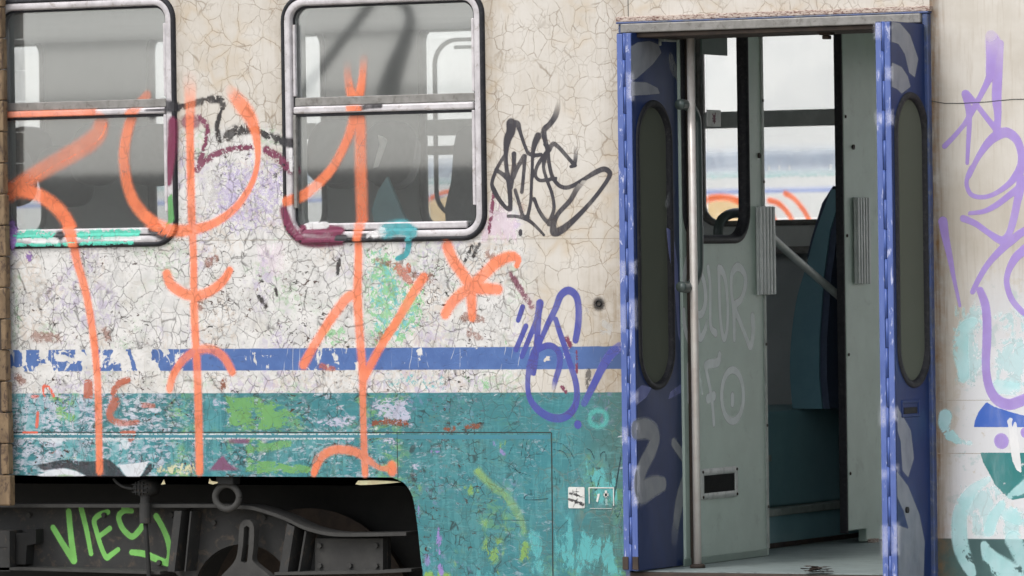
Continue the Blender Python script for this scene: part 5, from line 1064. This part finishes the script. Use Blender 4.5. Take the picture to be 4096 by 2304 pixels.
# scrap on the floor, small rusty box
p = back(3215, 2290, 2, ZF+.01); b = bmesh.new()
for k in range(9):
    a_ = k*.7; bmesh.ops.create_grid(b, x_segments=3, y_segments=3, size=.032, matrix=Matrix.Translation((p.x+.03*math.sin(k*2.1), -.002+.012*math.cos(k*1.7), ZF+.003+.0025*k)) @ Matrix.Rotation(a_, 4, 'Z') @ Matrix.Rotation(.15*math.sin(k*3), 4, 'X') @ Matrix.Diagonal((1, .5, 1, 1)))
for v in b.verts: v.co += Vector((random.uniform(-.01, .01), random.uniform(-.01, .01), random.uniform(0, .006)))
tag(obj('crumpled_scrap', b, M['rust_dark']), 'crumpled dark scrap lying on the floor just inside the open doors', 'scrap')
q = back(3490, 2175, 0, XB); obj('bolt_box', newbox((XB-.01, q.y-.03, q.z-.022), (XB+.02, q.y+.03, q.z+.022), .004), M['rust'], bh2)

# ------------------------------------------------------------------ the carriage on the next track
YN = 7.6
nb = tag(empty('railway_carriage', (-3, YN+1.45, 0)), 'white out of focus carriage with pale stripes and orange graffiti, beyond the far windows', 'railway carriage')
body = obj('body', plate([(0, .6), (0, 3.2), (.1, 3.75), (.5, 3.98), (1.45, 4.1), (2.4, 3.98), (2.8, 3.75), (2.9, 3.2), (2.9, .6)], -16, 6, lambda a, b, c: (c, YN+a, b)), M['white2'], nb)
def nz(v, u=3250): return back(u, v, 1, YN).z
def band(name, v0, v1, mat, fe, op):
    z0, z1 = nz(v1), nz(v0); q = [proj(np.array([x, YN, z])) for x, z in ((-15.8, z0), (5.8, z0), (5.8, z1), (-15.8, z1))]
    return marks(name, [('p', [(float(a), float(b)) for a, b in q], fe, op, 1.0)], mat, body, val=YN, proud=.004, sf=1.0, step=.03)
band('window_band', 590, 690, mat_paint('blurred_grey_blue_band', 'a3adbd', 'adb7c6', 0, 0, .1, .95), 70, .95)
band('aqua_stripe', 682, 708, mat_paint('aqua_stripe', '8cc2bd', '9accc8', 0, 0, .3, .9), 16, .9)
band('blue_stripe', 744, 770, mat_paint('pale_blue_stripe', '8f9fd4', '98a8da', 0, 0, .2, .9), 14, .9)
PN = mat_paint('bright_orange_spray', 'f5793f', 'ee6c34', 0, 0, .3, 1.0); PTN = mat_paint('tan_spray', 'efd2a2', 'e9c892', 0, 0, .2, 1.0)
marks('graffiti_lettering', [Po('L1', 40, .95, (690, 1300), (800, 1275), (920, 1300), (960, 1400), (950, 1700), (690, 1700)), Po('Z2', 40, .95, (900, 1190), (1000, 1130), (1100, 1100), (1180, 1120), (1180, 1400), (900, 1400))], PTN, body, val=YN, proud=.006, sf=.8, step=.02, label='pale tan sprayed fill')
marks('graffiti_lettering', [St('L1', (640, 1310, 60), (720, 1275, 62), (820, 1272, 60), (920, 1310, 60), (1000, 1380, 60)), St('L1', (1090, 1290, 52), (1150, 1310, 52), (1210, 1370, 46), (1250, 1440, 44)), St('L1', (1195, 1245, 52), (1250, 1280, 46), (1310, 1350, 46), (1355, 1430, 42)), St('L3', (1095, 90, 60), (1130, 150, 60), (1160, 210, 50)), St('Z2', (900, 1200, 40), (950, 1150, 40), (1020, 1105, 38), (1090, 1085, 36), (1160, 1095, 36))], PN, body, val=YN, proud=.008, sf=.9, step=.015, label='orange sprayed arcs')
obj('underframe', newbox((-15.5, YN+.3, .15), (5.5, YN+2.6, .6)), M['black'], nb)

# ------------------------------------------------------------------ rusty toothed post in front, and the shed behind the viewer
YP = -.042
def px_(u): return X(u, 1000, YP)
po = tag(empty('toothed_post', (px_(-60), YP, -.2)), 'rusty brown toothed iron post at the left edge in front of the carriage', 'iron post')
obj('post', newbox((px_(-75), YP-.015, -.2), (px_(-30), YP+.02, 3.4), .004), M['rust_dark'], po)
obj('web_plate', newbox((px_(-40), YP-.005, back(0, 2005, 1, YP).z), (px_(4), YP+.0205, 3.4), .002), M['rust_dark'], po)
ed = [15, 14, 19, 21, 23, 23, 24, 29, 32, 32, 33, 35, 34, 40, 45, 44, 52]
for k, e in enumerate(ed):
    v0 = 28-124.6+124.7*k; v1 = v0+124.7
    z1, z0 = back(e, v0+1.5, 1, YP).z, back(e, v1-1.5, 1, YP).z
    rec = k in (11, 13, 15)
    u0 = 13 if rec else -60
    x1 = back(e, (v0+v1)/2, 1, YP).x; x0 = back(u0, (v0+v1)/2, 1, YP).x
    kb = newbox((x0, YP-.02, z0), (x1, YP+.019, z1), .006)
    for v in kb.verts: v.co += Vector((random.uniform(-.0012, .0012), random.uniform(-.002, .002), random.uniform(-.001, .001)))
    obj('knuckle', kb, M['rust_post'], po)
sh = tag(empty('lineside_wall', (-16, -16, -.2)), 'long dark stone wall across the tracks, faintly mirrored in the lower halves of the windows', 'wall', kind='thing')
obj('masonry', newbox((-40, -16.5, -.2), (-5, -16, 2.55)), M['shed_dark'], sh); obj('coping', newbox((-40, -16.6, 2.551), (-5, -15.9, 2.66)), M['shed_dark'], sh)
ol = tag(empty('overhead_line', (-40, -60, 6)), 'overhead line wires mirrored as faint lines in the upper window panes', 'overhead line')
for z_ in (4.8, 5.75, 6.5): obj('wire', tube(bmesh.new(), [(-90, -60, z_), (-60, -60, z_-.08), (-30, -60, z_), (0, -60, z_-.05), (20, -60, z_)], .05, 6), M['ink'], ol)
lm = tag(empty('leaning_mast', (-14, -12, -.2)), 'dark leaning mast with a drooping arm, mirrored as a slanting bar in the middle window', 'mast')
def mirrored(u, v, d=12.0): q = back(u, v, 1, d); return (q.x, -d, q.z)
a_, b_ = Vector(mirrored(*zt('Z2', [(235, 530)])[0])), Vector(mirrored(*zt('Z2', [(650, -10)])[0])); t_ = (b_-a_)
g0 = a_-t_*((a_.z+.2)/t_.z)
obj('mast', tube(bmesh.new(), [g0, a_, b_+t_*.02], [.045, .035, .03], 10), M['ink'], lm, True)
aq = [mirrored(*p) for p in cr(zt('Z2', [(640, -15), (740, -8), (820, 30), (850, 100), (835, 190), (800, 290), (765, 380), (735, 480), (722, 560)]), 4)]
obj('drooping_arm', tube(bmesh.new(), aq, [.028]*10+[.028+.0025*k for k in range(len(aq)-10)], 10), M['ink'], lm, True)
